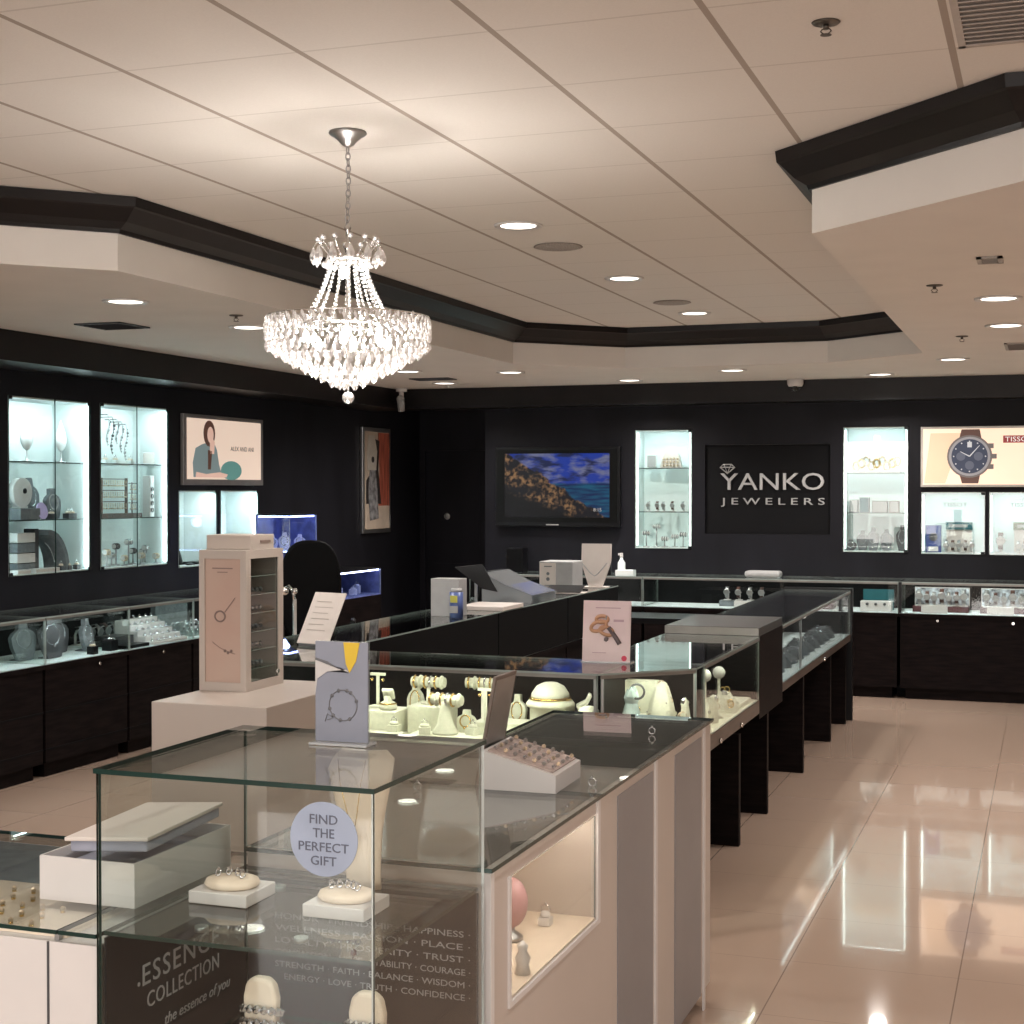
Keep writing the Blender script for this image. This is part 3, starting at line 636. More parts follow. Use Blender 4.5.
# short left cases
t = thing('necklace_easel', 'black folded easel in the left corner of the short left wall case', 'easel'); mb = MB(); mb.strip([(0, 0), (.02, .07), (.05, .15)], .006, -.04, .04); mb.strip([(.0, 0), (-.06, .015), (-.10, 0)], .006, -.04, .06); mb.build('easel', M_blkp, t); at(t, atl(2, .08, .15, .014), H)
at(block('black_tray', 'low black tray on the floor of the short left wall case', 'tray', .26, .12, .018, M_blkp, lid=M_dgrey), atl(2, .35, .12, .0135), H)
at(block('black_tray', 'low black tray in the short wall case next to the blue lit cabinet', 'tray', .26, .12, .018, M_blkp, lid=M_dgrey), atl(3, .30, .12, .0135), H)
# back wall narrow case beside the television
def gem_box(label, w, h, m, m2):
    t = thing('jewelry_stand', label, 'jewelry stand')
    mb = MB(); mb.plate([(-w/2, 0), (w/2, 0), (w*.38, h*.72), (w*.2, h), (-w*.2, h), (-w*.38, h*.72)], 0, .05); mb.build('panel', m, t)
    mb = MB(); [mb.ball((w*(.32-.16*(k % 5)), -.006, h*(.15+.2*(k//5))), .012, 0, 1, sm=False) for k in range(15)]; mb.build('jewelry', m2, t); return t
at(gem_box('beige jewelry stand on the top shelf of the narrow case beside the television', .20, .15, M_paper, M_gbrass), atb(0, .30, .12, .7235))
at(block('picture_card', 'small pale card on the top shelf of the case beside the television', 'card', .09, .02, .12, M_shelfw, lid=M_lgrey), atb(0, .12, .14, .7235))
for k, lx in enumerate((.10, .17, .24, .31, .42)):
    place(*PRE_W(k), atb(0, lx, .10+.05*(k % 2), .3315), 0, f'{ORD[k]} small watch from the left, middle shelf of the case beside the television', 'watches in the narrow case beside the television', 1.0)
for k, (lx, h) in enumerate(((.08, .14), (.16, .20), (.25, .09), (.33, .11), (.42, .13))):
    at(perfume(f'{ORD[k]} bracelet stand from the left, lowest level of the case beside the television', .06, .06, h, (M_dgrey, M_lgrey)[k % 2]), atb(0, lx, .10+.06*(k % 2), .0125))
# back wall narrow case beside the watch poster
t = thing('bead_display', 'gold and amber bead bracelets on the top shelf right of the sign', 'bracelet display')
mb = MB()
mb.box(-.20, .20, -.04, .05, 0, .02); mb.build('base', M_white, t)
for k in range(9):
    mb = MB(); mb.tube([(-.17+.043*k+.028*math.cos(a), -.02+.01*(k % 2), .06+.02*(k % 3)+.036*math.sin(a)) for a in [2*PI*i/14 for i in range(14)]], .010, closed=True); mb.build('bracelet', (M_gbrass, M_gold, M_gbrass)[k % 3], t)
at(t, atb(1, .27, .13, .6805))
for k, (lx, w, h, m, f) in enumerate(((.08, .07, .11, M_grey, M_lgrey), (.17, .08, .13, M_grey, M_teal), (.30, .13, .10, M_dgrey, M_lgrey), (.42, .08, .10, M_brown, M_lgrey))):
    at(block('gift_box', f'{ORD[k]} grey gift box from the left, middle shelf right of the sign', 'box', w, .08, h, m, lid=f), atb(1, lx, .13, .3395))
for k, (lx, h, m) in enumerate(((.07, .09, M_dgrey), (.15, .17, M_grey), (.24, .20, M_grey), (.33, .18, M_grey), (.46, .22, M_dgrey))):
    at(bust(f'{ORD[k]} grey bust from the left in the case right of the sign', m=m, h=h, w=.10), atb(1, lx*1.1-.02, (.08, .19, .11, .22, .12)[k], .0125))
# short cases under the watch poster
for i, nm, g in ((2, 'left', M_teal), (3, 'right', mat('olive_card', (.08, .10, .03), .4))):
    t = thing('case_lettering', f'grey brand lettering on the back of the {nm} short case under the watch poster', 'sign', atb(i, .26, .287, .40))
    text('letters', 'TISSOT', .20, .032, -.10, 0, 0, M_grey, t, .002); text('emblem', '+T+', .05, .018, -.025, 0, .05, M_grey, t, .002)
    at(block('display_card', f'dark title card behind the watches in the {nm} short case', 'card', .22, .012, .26, M_shelfw, lid=M_paper), atb(i, .30, .20, .0125))
    tt = thing('header_card', f'{"dark teal" if i == 2 else "olive"} header strip above the watches in the {nm} short case', 'card', atb(i, .30, .185, .205))
    mb = MB(); mb.box(-.11, .11, -.004, 0, 0, .065); mb.build('strip', g, tt); mb = MB(); mb.box(-.08, .07, -.006, -.0045, .02, .045); mb.build('print', M_lgrey, tt)
    for k in range(5):
        place(*PRE_W(k), atb(i, .20+.052*k+(.03 if i == 3 else 0), .09+.04*(k % 2), .0125), 0, f'{ORD[k]} watch from the left among the group in the {nm} short case', 'watches under the watch poster', 1.15)
t = block('watch_card', 'navy blue card with a round watch picture in the left short case', 'card', .13, .03, .23, M_navy, lid=mat('navy_face', (.03, .06, .25), .4)); mb = MB(); mb.cyl((0, -.020, .13), (0, -.018, .13), .035, n=24); mb.build('watch_picture', M_dgrey, t); mb = MB(); mb.box(-.04, .04, -.025, -.018, .01, .05); mb.build('white_label', M_white, t)
at(t, atb(2, .095, .12, .0125))
place(*PRE_W(1), atb(3, .09, .12, .0125), 0, 'single larger watch standing alone at left of the right short case', None, 1.9)

# ================================================================== SIGN, TELEVISION, POSTERS
t = thing('shop_sign', 'silver lettering with a diamond over its first letter on a recessed black panel', 'sign', (-2.328, YB, 1.313))
mb = MB(); mb.box(-.545, .545, .03, .05, .001, .783); mb.build('panel', mat('sign_panel_black', (.004, .004, .005), .6, spec=.15), t)
M_let = mat('brushed_silver_letter', (.46, .455, .45), .35, .6)
ox = -2.328
text('letters', 'YANKO', .905, .148, -2.74-ox, .03, 1.700-1.313, M_let, t, .02); text('letters', 'JEWELERS', .905, .078, -2.735-ox, .03, 1.553-1.313, M_let, t, .015, space=1.55)
mb = MB(); x0 = -2.742-ox; zz = 1.845-1.313
mb.tube([(x0+.0, .015, zz+.055), (x0+.03, .015, zz+.08), (x0+.10, .015, zz+.08), (x0+.13, .015, zz+.055), (x0+.065, .015, zz-.0)], .006, closed=True)
mb.tube([(x0, .015, zz+.055), (x0+.13, .015, zz+.055)], .005); mb.tube([(x0+.03, .015, zz+.08), (x0+.045, .015, zz+.055), (x0+.065, .015, zz)], .004); mb.tube([(x0+.10, .015, zz+.08), (x0+.085, .015, zz+.055), (x0+.065, .015, zz)], .004)
mb.build('diamond_emblem', M_let, t)

def picmat(name, build, es):
    m = bpy.data.materials.new(name); m.use_nodes = True; nt = m.node_tree; p = nt.nodes['Principled BSDF']
    tc = nt.nodes.new('ShaderNodeTexCoord'); c = build(nt, tc); nt.links.new(c, p.inputs['Emission Color']); p.inputs['Emission Strength'].default_value = es
    p.inputs['Base Color'].default_value = (.01, .01, .01, 1); p.inputs['Roughness'].default_value = .25; p.inputs['Specular IOR Level'].default_value = .15
    return m
def tvpic(nt, tc):
    N, L = nt.nodes, nt.links
    def node(t, **k):
        n = N.new(t)
        for a, b in k.items(): setattr(n, a, b)
        return n
    def mth(op, a, b):
        n = N.new('ShaderNodeMath'); n.operation = op
        for i, v in enumerate((a, b)):
            if v is None: continue
            if isinstance(v, (int, float)): n.inputs[i].default_value = v
            else: L.new(v, n.inputs[i])
        return n.outputs[0]
    def mixc(f, a, b):
        n = node('ShaderNodeMix', data_type='RGBA')
        L.new(f, n.inputs[0])
        for i, v in ((6, a), (7, b)):
            if isinstance(v, tuple): n.inputs[i].default_value = v+(1,)
            else: L.new(v, n.inputs[i])
        return n.outputs[2]
    sp = node('ShaderNodeSeparateXYZ'); L.new(tc.outputs['Object'], sp.inputs[0]); X, Zc = sp.outputs[0], sp.outputs[2]
    def noise(sc, sx=1, sz=1, off=0.0):
        mp = node('ShaderNodeMapping'); mp.inputs['Scale'].default_value = (sx, 1, sz); mp.inputs['Location'].default_value = (off, 0, 0); L.new(tc.outputs['Object'], mp.inputs[0])
        n = node('ShaderNodeTexNoise'); n.inputs['Scale'].default_value = sc; n.inputs['Detail'].default_value = 8; L.new(mp.outputs[0], n.inputs['Vector']); return n.outputs['Fac']
    def step(v, lo_, hi_):
        n = node('ShaderNodeMapRange'); n.inputs[1].default_value = lo_; n.inputs[2].default_value = hi_; L.new(v, n.inputs[0]); return n.outputs[0]
    cl = noise(5, 1, 2.6); sky = mixc(step(cl, .46, .60), (.02, .07, .55), (.26, .28, .48)); sky = mixc(step(noise(4, 1, 3.5, 3.0), .50, .60), sky, (.02, .03, .12))
    sea = mixc(step(noise(5, 1, 9), .4, .65), (.005, .03, .14), (.01, .16, .30))
    c = mixc(step(mth('ADD', Zc, mth('MULTIPLY', noise(3), .06)), .33, .35), sea, sky)      # horizon
    # headland sloping down to the right
    hz = mth('ADD', mth('MULTIPLY', X, -.62), mth('MULTIPLY', noise(9), .16)); land = step(mth('SUBTRACT', Zc, hz), .22, .20)
    rock = mixc(step(noise(26), .45, .62), (.02, .016, .02), (.50, .27, .12)); rock = mixc(step(noise(7, 1, 1, 9), .44, .56), rock, (.012, .012, .02))
    c = mixc(land, c, rock)
    dark = step(mth('ADD', mth('ADD', Zc, mth('MULTIPLY', X, .35)), mth('MULTIPLY', noise(10), .08)), .15, .08)
    return mixc(dark, c, (.003, .003, .006))
t = thing('wall_television', 'black flat television on the back wall showing a blue coastal sunset', 'television', (-4.228, YB-.075, 1.367))
mb = MB(); mb.box(-.595, .595, 0, .06, 0, .722, 0, .008); mb.build('body', M_blkp, t)
mb = MB(); mb.box(-.575, -.500, -.004, 0, .04, .70); mb.box(.500, .575, -.004, 0, .04, .70); mb.box(-.5, .5, -.004, 0, .665, .70); mb.box(-.5, .5, -.004, 0, .04, .085); mb.build('bezel', mat('gloss_bezel', (.003, .003, .003), .3, spec=.2), t)
mb = MB(); mb.box(-.50, .50, -.002, 0, 0, .58); mb.build('screen', picmat('coast_picture', tvpic, .42), t, loc=(0, 0, .085))
text('clock_digits', '8:15', .075, .03, .35, -.003, .14, M_lgrey, t, .001)
mb = MB(); mb.box(-.10, .02, -.006, -.004, .012, .022); mb.build('name_badge', M_lgrey, t)
mb = MB(); mb.box(-.2, .2, .06, .074, .2, .5); mb.build('wall_bracket', M_blkp, t)

def pm(name, col, es=.6):
    return mat('poster_'+name, tuple(c*.5 for c in col), .35, emit=col, es=es, var=.02)
# backlit woman poster on the left wall
t = thing('backlit_poster', 'framed backlit poster of a seated woman in a grey jacket on the left wall', 'poster', (XL, 9.76, 1.737), H)
w, h = 1.207, .535
mb = MB(); mb.box(0, w, -.03, -.002, 0, h, 0, .003); mb.build('frame', mat('anodised_frame', (.30, .28, .27), .35, .5), t)
mb = MB(); mb.box(.045, w-.045, -.033, -.0305, .045, h-.03); bg = mb.build('picture', pm('cream', (.80, .62, .50), .75), t)
def pl(name, pts, m, y, par):
    mb = MB(); mb.plate(pts, y-.0012, y); return mb.build(name, m, par)
def oval(cx_, cz_, rx, rz_, n=20, rot=0): return [(cx_+rx*math.cos(a)*math.cos(rot)-rz_*math.sin(a)*math.sin(rot), cz_+rx*math.cos(a)*math.sin(rot)+rz_*math.sin(a)*math.cos(rot)) for a in [2*PI*i/n for i in range(n)]]
pl('printed_teal_shape', oval(.69, .115, .16, .075), pm('teal', (.12, .28, .25), .6), -.0335, bg)
pl('printed_jacket', [(.13, .06), (.55, .06), (.50, .16), (.47, .27), (.44, .31), (.36, .33), (.25, .31), (.16, .28), (.12, .17)], pm('jacket', (.20, .26, .26), .6), -.035, bg)
pl('printed_hair', oval(.355, .395, .085, .10), pm('hair', (.10, .045, .03), .6), -.0365, bg)
pl('printed_face', oval(.37, .385, .045, .062), pm('face', (.70, .45, .36), .7), -.038, bg)
pl('printed_hand', [(.36, .24), (.42, .24), (.43, .33), (.40, .36), (.36, .33)], pm('face', (.70, .45, .36), .7), -.0395, bg)
pl('printed_scarf', [(.33, .12), (.37, .12), (.39, .26), (.33, .27)], pm('hair', (.10, .045, .03), .6), -.0395, bg)
pl('printed_arm', [(.15, .06), (.60, .06), (.62, .085), (.50, .10), (.30, .085), (.16, .10)], pm('face', (.70, .45, .36), .7), -.041, bg)
text('lettering', 'ALEX AND ANI', .36, .035, .68, -.0335, .27, M_dgrey, bg, .001)
# tall framed poster near the corner
t = thing('framed_poster', 'tall narrow silver framed poster with a grey figure before a red curtain', 'poster', (XL, 12.873, 1.289), H)
w, h = .633, 1.005
mb = MB(); mb.box(0, w, -.03, -.002, 0, h, 0, .004); mb.build('frame', M_steel, t)
mb = MB(); mb.box(.04, w-.04, -.033, -.0305, .04, h-.04); bg = mb.build('picture', mat('poster_print_cream', (.62, .52, .42), .5), t)
pl('printed_curtain', [(.34, .26), (.59, .26), (.59, .96), (.33, .96), (.36, .6)], mat('poster_print_red', (.40, .10, .06), .5, var=.4, scale=4, stretch=(8, 1, 1)), -.0335, bg)
pl('printed_shadow', [(.06, .28), (.40, .28), (.33, .60), (.36, .88), (.24, .90), (.20, .60), (.06, .50)], mat('poster_print_black', (.03, .025, .025), .5), -.035, bg)
pl('printed_dress', [(.14, .12), (.34, .14), (.30, .45), (.26, .62), (.14, .62), (.10, .40)], mat('poster_print_grey', (.25, .25, .26), .5, var=.5, scale=20), -.0365, bg)
pl('printed_torso', [(.08, .60), (.28, .60), (.30, .78), (.24, .93), (.10, .93), (.07, .78)], mat('poster_print_white', (.60, .56, .50), .5), -.038, bg)
pl('printed_pendant', oval(.20, .70, .03, .03), mat('poster_print_black', (.03, .025, .025), .5), -.0395, bg)
# backlit watch poster on the back wall
t = thing('backlit_poster', 'wide backlit poster of a large blue dial chronograph on a cream ground', 'poster', (-1.027, YB, 1.725))
w, h = 1.30, .506
mb = MB(); mb.box(0, w, -.03, -.002, 0, h, 0, .003); mb.build('frame', mat('pale_frame', (.45, .42, .38), .35, .4), t)
mb = MB(); mb.box(.02, w-.02, -.033, -.0305, .02, h-.02); bg = mb.build('picture', pm('sand', (1.0, .76, .56), .85), t)
pl('printed_ray', [(.03, .03), (.20, .03), (.34, .45), (.08, .45)], pm('sand2', (.85, .60, .40), .75), -.0335, bg)
cx_, cz_ = .395, .255
LB = pm('leather', (.11, .045, .03), .6)
pl('printed_strap', [(cx_-.09, .375), (cx_+.10, .375), (cx_+.08, .48), (cx_-.065, .48)], LB, -.035, bg); pl('printed_strap', [(cx_-.09, .135), (cx_+.09, .135), (cx_+.07, .03), (cx_-.06, .03)], LB, -.035, bg)
for a in (.55, 0, -.55): pl('printed_button', [(cx_+.165*math.cos(a)+.05*x, cz_+.165*math.sin(a)+.04*z) for x, z in ((0, -.5), (1, -.5), (1, .5), (0, .5))], pm('bezel', (.16, .13, .12), .6), -.035, bg)
pl('printed_bezel', oval(cx_, cz_, .180, .178, 40), pm('bezel', (.16, .13, .12), .6), -.0365, bg)
pl('printed_bezel_rim', oval(cx_, cz_, .165, .163, 40), pm('bezel2', (.34, .32, .33), .6), -.038, bg)
pl('printed_dial', oval(cx_, cz_, .145, .143, 40), pm('dial', (.025, .035, .07), .7), -.0395, bg)
for k, (x, z) in enumerate(((-.07, 0), (.07, 0), (0, -.075))): pl('printed_subdial', oval(cx_+x, cz_+z, .036, .036, 24), pm('subdial', (.09, .10, .14), .7), -.041, bg)
pl('printed_numeral', [(cx_-.018, cz_+.075), (cx_+.018, cz_+.075), (cx_+.018, cz_+.12), (cx_-.018, cz_+.12)], pm('pale', (.6, .6, .6), .7), -.041, bg)
for a, L in ((2.65, .085), (.85, .12)):
    d = Vector((math.cos(a), math.sin(a))); n = Vector((-d.y, d.x))*.005; pl('printed_hand', [(cx_-n.x, cz_-n.y), (cx_+d.x*L-n.x*.4, cz_+d.y*L-n.y*.4), (cx_+d.x*L+n.x*.4, cz_+d.y*L+n.y*.4), (cx_+n.x, cz_+n.y)], pm('pale', (.6, .6, .6), .7), -.0425, bg)
for k in range(12):
    a = 2*PI*k/12; pl('printed_index', oval(cx_+.127*math.cos(a), cz_+.125*math.sin(a), .006, .006, 8), pm('pale', (.6, .6, .6), .7), -.041, bg)
pl('printed_red_box', [(.66, .365), (.91, .365), (.91, .425), (.66, .425)], pm('redbox', (.30, .03, .03), .7), -.0335, bg)
text('lettering', 'TISSOT', .22, .040, .675, -.035, .375, pm('pale2', (.85, .80, .75), .8), bg, .001)
#@@PART3

# ================================================================== WALL COUNTERS
def offs(poly, d):
    """inset a convex CCW polygon"""
    n = len(poly); r = []
    for i in range(n):
        a, p, b = Vector(poly[i-1]), Vector(poly[i]), Vector(poly[(i+1) % n]); e1 = (p-a).normalized(); e2 = (b-p).normalized()
        n1 = Vector((-e1.y, e1.x)); n2 = Vector((-e2.y, e2.x)); q = (n1+n2).normalized(); r.append(tuple(p+q*d/max(.3, q.dot(n1))))
    return r
def showcase(label, foot, z0, z1, open_edges, led_edges, deck=M_wdeck, ledm=None, body=None, cab=None, wood=None, posts=(), locks=(), grooves=(), topm=None, back=None, rail=None, lede=0.0, ledp=None, name='glass_showcase', strip=.008):
    """counter: cabinet below z0, lit glass case z0..z1; foot is a CCW outline in room coordinates"""
    ox, oy = foot[0]; t = thing(name, label, 'showcase', (ox, oy, 0)); T = Matrix.Translation((-ox, -oy, 0)); wood = wood or M_wood
    c = cab or offs(foot, .012)
    mb = MB(T); mb.prism(c, .09, z0-.03); k = offs(c, .04); mb.prism(k, 0, .09); mb.build('cabinet', wood, t)
    for g in grooves:
        mb = MB(T); mb.prism(offs(c, -.003), g-.005, g+.005); mb.build('groove_strip', M_blk, t)
    mb = MB(T); mb.prism(foot, z0-.03, z0-.004) if rail is None else mb.prism(foot, z0-rail, z0-.004); mb.build('rail', M_rail if rail else wood, t)
    mb = MB(T); mb.prism(offs(foot, .006), z0-.004, z0); mb.build('deck', deck, t)
    mb = MB(T); mb.prism(foot, z1-.008, z1, 0, 1); mb.build('glass_top', [topm or M_glass, M_gedgel], t)
    n = len(foot); ins = offs(foot, .004)
    for i in range(n):
        p, q = ins[i], ins[(i+1) % n]; mb = MB(T)
        if i in open_edges: mb.segpane(p, q, z0, z1-.008, .005, inset=.003); mb.build('glass_pane', [M_glass, M_gedgel], t)
        else: mb.segpane(p, q, z0, z1-.008, .008, 0, 0, inset=.002); mb.build('back_panel', back or M_blk, t)
    i2 = offs(foot, .016)
    for i in led_edges:
        p, q = i2[i], i2[(i+1) % n]; mb = MB(T); mb.segpane(p, q, z1-.0175, z1-.0115, strip, 0, 0, inset=.02); mb.build('led_strip', ledm or M_ledc, t)
        p, q = offs(foot, .003)[i], offs(foot, .003)[(i+1) % n]; mb = MB(T); mb.segpane(p, q, z1-.022, z1-.0085, .010, 0, 0, inset=.004); p, q = i2[i], i2[(i+1) % n]; mb.segpane(p, q, z1-.011, z1-.0085, .034, 0, 0, inset=.004); mb.build('edge_rail', M_rails, t)
    for (px, py) in posts:
        mb = MB(T); mb.box(px-.006, px+.006, py-.006, py+.006, z0, z1-.008); mb.build('corner_post', M_steel, t)
    for (px, py, pz, nx, ny) in locks:
        mb = MB(T); mb.cyl((px, py, pz), (px+nx*.012, py+ny*.012, pz), .011, n=16); mb.cyl((px+nx*.012, py+ny*.012, pz), (px+nx*.014, py+ny*.014, pz), .005); mb.build('lock', M_chrome, t)
    return t
# left wall run: three glass bays on dark drawers
ys = [5.9, 7.42, 8.28, 9.05, 10.40]
for k, (a, b) in enumerate(zip(ys, ys[1:])):
    lb = ['left wall glass counter bay at the left edge of view', 'left wall glass counter bay holding dark necklace busts', 'left wall glass counter bay with white stepped ring tray', 'left wall glass counter bay with glass tray, beyond the ring tray'][k]
    foot = [(-6.09, a), (-5.55, a), (-5.55, b-.002), (-6.09, b-.002)]
    showcase(lb, foot, .675, .955, (0, 1, 2), (1,), posts=(), locks=[(-5.551, (a+b)/2 if k != 1 else 7.95, .625, 1, 0)], grooves=(.39, .17), back=M_blk, strip=.006, ledm=M_ledw2)
# back wall run
xs = [-4.9, -3.3, -1.155, .35, 1.9, 3.0]
for k, (a, b) in enumerate(zip(xs, xs[1:])):
    lb = ['back wall glass counter below the television', 'back wall glass counter below the silver sign', 'back wall glass counter with watch trays at the right', 'back wall glass counter beyond the right frame edge', 'last back wall glass counter at the right wall'][k]
    foot = [(a, 12.61), (b-.002, 12.61), (b-.002, 13.14), (a, 13.14)]
    showcase(lb, foot, .70, .955, (0, 1, 3), (0,), locks=[((-.85 if k == 2 else (a+b)/2), 12.611, .645, 0, -1)] + ([(-.27, 12.611, .64, 0, -1)] if k == 2 else []), back=M_blk, strip=.008, ledm=M_ledw3 if k < 2 else M_ledw2)
mb = MB(); mb.box(-.012, .012, -.012, .012, 0, .25, 0, .001); t = mb.build('counter_mullion', M_blkp); t.location = (-1.156, 12.63, .703); t.parent = bpy.data.objects['glass_showcase.006']; t.location = Vector((-1.142, 12.597, .703))-t.parent.location

def tier_tray(label, n=5, rows=5, w=.34):
    t = thing('ring_tray', label, 'ring tray')
    for r in range(rows):
        mb = MB(); mb.box(-w/2, w/2, -.17+.06*r, -.17+.06*r+.062, 0, .02+.033*r, 0, .004); mb.build('step', M_white, t)
        mb = MB()
        for k in range(n): mb.ball((-w/2+w*(k+.5)/n, -.14+.06*r, .02+.033*r+.004), .016, 0, 1, (1, 1, .7)); mb.tube([(-w/2+w*(k+.5)/n+.009*math.cos(a), -.14+.06*r, .02+.033*r+.014+.009*math.sin(a)) for a in [2*PI*i/8 for i in range(8)]], .002, closed=True, n=4)
        mb.build('ring_row', M_silver, t)
    return t
ZL = .676
def cl(y, x=-5.82): return (x, y, ZL)
for k, (y, x, h, w, m) in enumerate(((7.55, -5.80, .23, .20, M_grey), (7.72, -5.72, .255, .22, M_dgrey), (7.98, -5.86, .23, .20, M_dgrey), (8.16, -5.78, .20, .16, M_grey))):
    at(bust(['light grey necklace bust at the left end of the left wall counter', 'large charcoal necklace bust with silver necklace in the left wall counter', 'charcoal necklace bust behind the large one in the left wall counter', 'grey necklace bust beside the black ring boxes in the left wall counter'][k], m=m, h=h, w=w), cl(y, x), H-.1+.1*k)
at(ring_box('small black ring box in front of the charcoal bust in the left wall counter', M_blkp, w=.05, d=.05, h=.05), cl(7.98, -5.62), H)
at(bust('grey necklace bust cut by the left edge of the photo', m=M_grey, h=.22, w=.2), cl(7.18, -5.80), H)
at(block('black_jewelry_box', 'wide black jewelry box beside the white ring tray', 'jewelry box', .20, .16, .07, M_blkp, lid=M_dgrey), cl(8.45, -5.78), H)
at(block('black_jewelry_box', 'flat black tray box under the front glass near the ring tray', 'jewelry box', .26, .10, .022, M_blkp), cl(8.42, -5.63), H)
at(ring_box('black ring box with bracelet left of the wide black jewelry box', M_blkp, M_silver, w=.08, d=.07, h=.07), cl(8.21, -5.65), H)
at(tier_tray('white stepped ring tray with rows of rings in the left wall counter', 6, 5, .42), cl(8.80, -5.745), H)
for k in range(6): place(*PRE_W(k), (-6.01, 8.40+.09*k, ZL), H, f'{ORD[k]} watch from the left at the back of the left wall counter', 'watches behind the white ring tray', 1.4)
t = thing('glass_tray', 'clear glass tray of bracelets at the far end of the left wall counter', 'tray')
mb = MB(); mb.pane(-.20, .20, -.13, .13, 0, .008); [mb.pane(-.20, .20, y-.003, y+.003, .008, .05) for y in (-.127, .127)]; mb.build('tray', [M_shelfg, M_gedgel], t)
mb = MB(); [mb.tube([(x+.035*math.cos(a), y, .05+.035*math.sin(a)) for a in [2*PI*i/14 for i in range(14)]], .006, closed=True) for x in (-.15, -.09, -.03, .03, .09, .15) for y in (-.06, .05)]; mb.build('bracelets', M_silver, t)
at(t, cl(9.38, -5.78), H)
at(block('grey_stand', 'grey upright stand behind the glass tray in the left wall counter', 'stand', .42, .04, .20, M_grey), cl(9.42, -5.98), H)
# back counter contents
ZB = .7005
for i, (x, lb) in enumerate(((-1.345, 'white three pair earring tray left of the counter mullion'), )):
    t = thing('earring_tray', lb, 'earring tray'); mb = MB(); mb.box(-.125, .125, -.05, .05, 0, .085, 0, .003); mb.build('block', M_white, t)
    for k in (-.07, 0, .07): mb = MB(); mb.ball((k, -.054, .062), .012, 0, 2); mb.build('earring', M_dgrey, t)
    at(t, (x, 12.74, ZB))
at(block('teal_card', 'dark teal card standing behind the white earring tray', 'card', .25, .02, .17, M_teal, lid=M_teal), (-1.345, 12.90, ZB))
for i, (x0, x1, nm) in enumerate(((-1.06, -.62, 'left'), (-.53, -.03, 'right'))):
    c = (x0+x1)/2; w = x1-x0
    at(block('watch_backdrop', f'pale printed backdrop card behind the watches in the {nm} back counter group', 'card', w, .02, .19, M_white, lid=mat('photo_print', (.42, .46, .50), .4, var=.9, scale=22)), (c, 13.02, ZB))
    at(block('watch_plinth', f'dark red plinth under the watches in the {nm} back counter group', 'plinth', w, .20, .045, mat('dark_red_velvet', (.06, .012, .015), .7)), (c, 12.88, ZB))
    at(block('price_card', f'white price card in front of the watches in the {nm} back counter group', 'card', .205, .04, .065, M_white), (x0+.18 if i == 0 else x0+.16, 12.68, ZB))
    for k in range(7):
        place(*PRE_W(k), (x0+.04+w*.93*k/7+.01, 12.84+.05*(k % 2), ZB+.0455), 0, f'{ORD[k]} watch from the left in the {nm} back counter group', 'watches in the back wall counter', 1.3 if k % 3 else 1.55)
for k, x in enumerate((-2.62, -2.52, -2.42, -2.32, -1.83, -1.76)):
    place(*PRE_W(k), (x, 12.88, ZB+.05), 0, f'{ORD[k]} watch from the left in the counter below the silver sign', 'watches below the silver sign', 1.3)
at(block('watch_plinth', 'grey plinth under the left watches below the silver sign', 'plinth', .44, .10, .049, M_grey), (-2.46, 12.89, ZB)); at(block('watch_plinth', 'grey plinth under the right watches below the silver sign', 'plinth', .20, .10, .049, M_grey), (-1.80, 12.89, ZB))
at(block('price_card', 'white price card in the counter below the silver sign, left one', 'card', .20, .04, .06, M_white), (-2.42, 12.70, ZB)); at(block('price_card', 'white price card in the counter below the silver sign, right one', 'card', .15, .04, .06, M_white), (-1.68, 12.70, ZB))
at(block('grey_pouch', 'flat light grey pouch lying on the back counter below the silver sign', 'pouch', .30, .16, .055, M_lgrey, .02), (-2.3, 12.85, .956))
def bottle(label, m, h):
    t = thing('spray_bottle', label, 'bottle')
    mb = MB(); mb.lathe([(0, 0), (.032, 0), (.034, .01), (.034, h*.55), (.014, h*.72), (.012, h*.8), (0, h*.8)], n=20); mb.build('bottle', m, t)
    mb = MB(); mb.cyl((0, 0, h*.8), (0, 0, h*.9), .014); mb.box(-.03, .012, -.009, .009, h*.9, h, 0, .002); mb.build('nozzle', M_white, t); return t
at(bottle('dark spray bottle on the back counter right of the beige bust', M_blkp, .20), (-3.64, 12.70, .956)); at(bottle('clear white spray bottle on the back counter right of the beige bust', M_shelfw, .19), (-3.54, 12.80, .956))
at(block('white_tissue_box', 'small pale box beside the spray bottles on the back counter', 'box', .16, .10, .05, M_shelfw), (-3.47, 12.68, .956))
at(block('black_speaker', 'small black speaker box on the back counter below the television', 'speaker', .16, .14, .22, M_blkp, lid=M_blk), (-4.55, 12.9, .956))

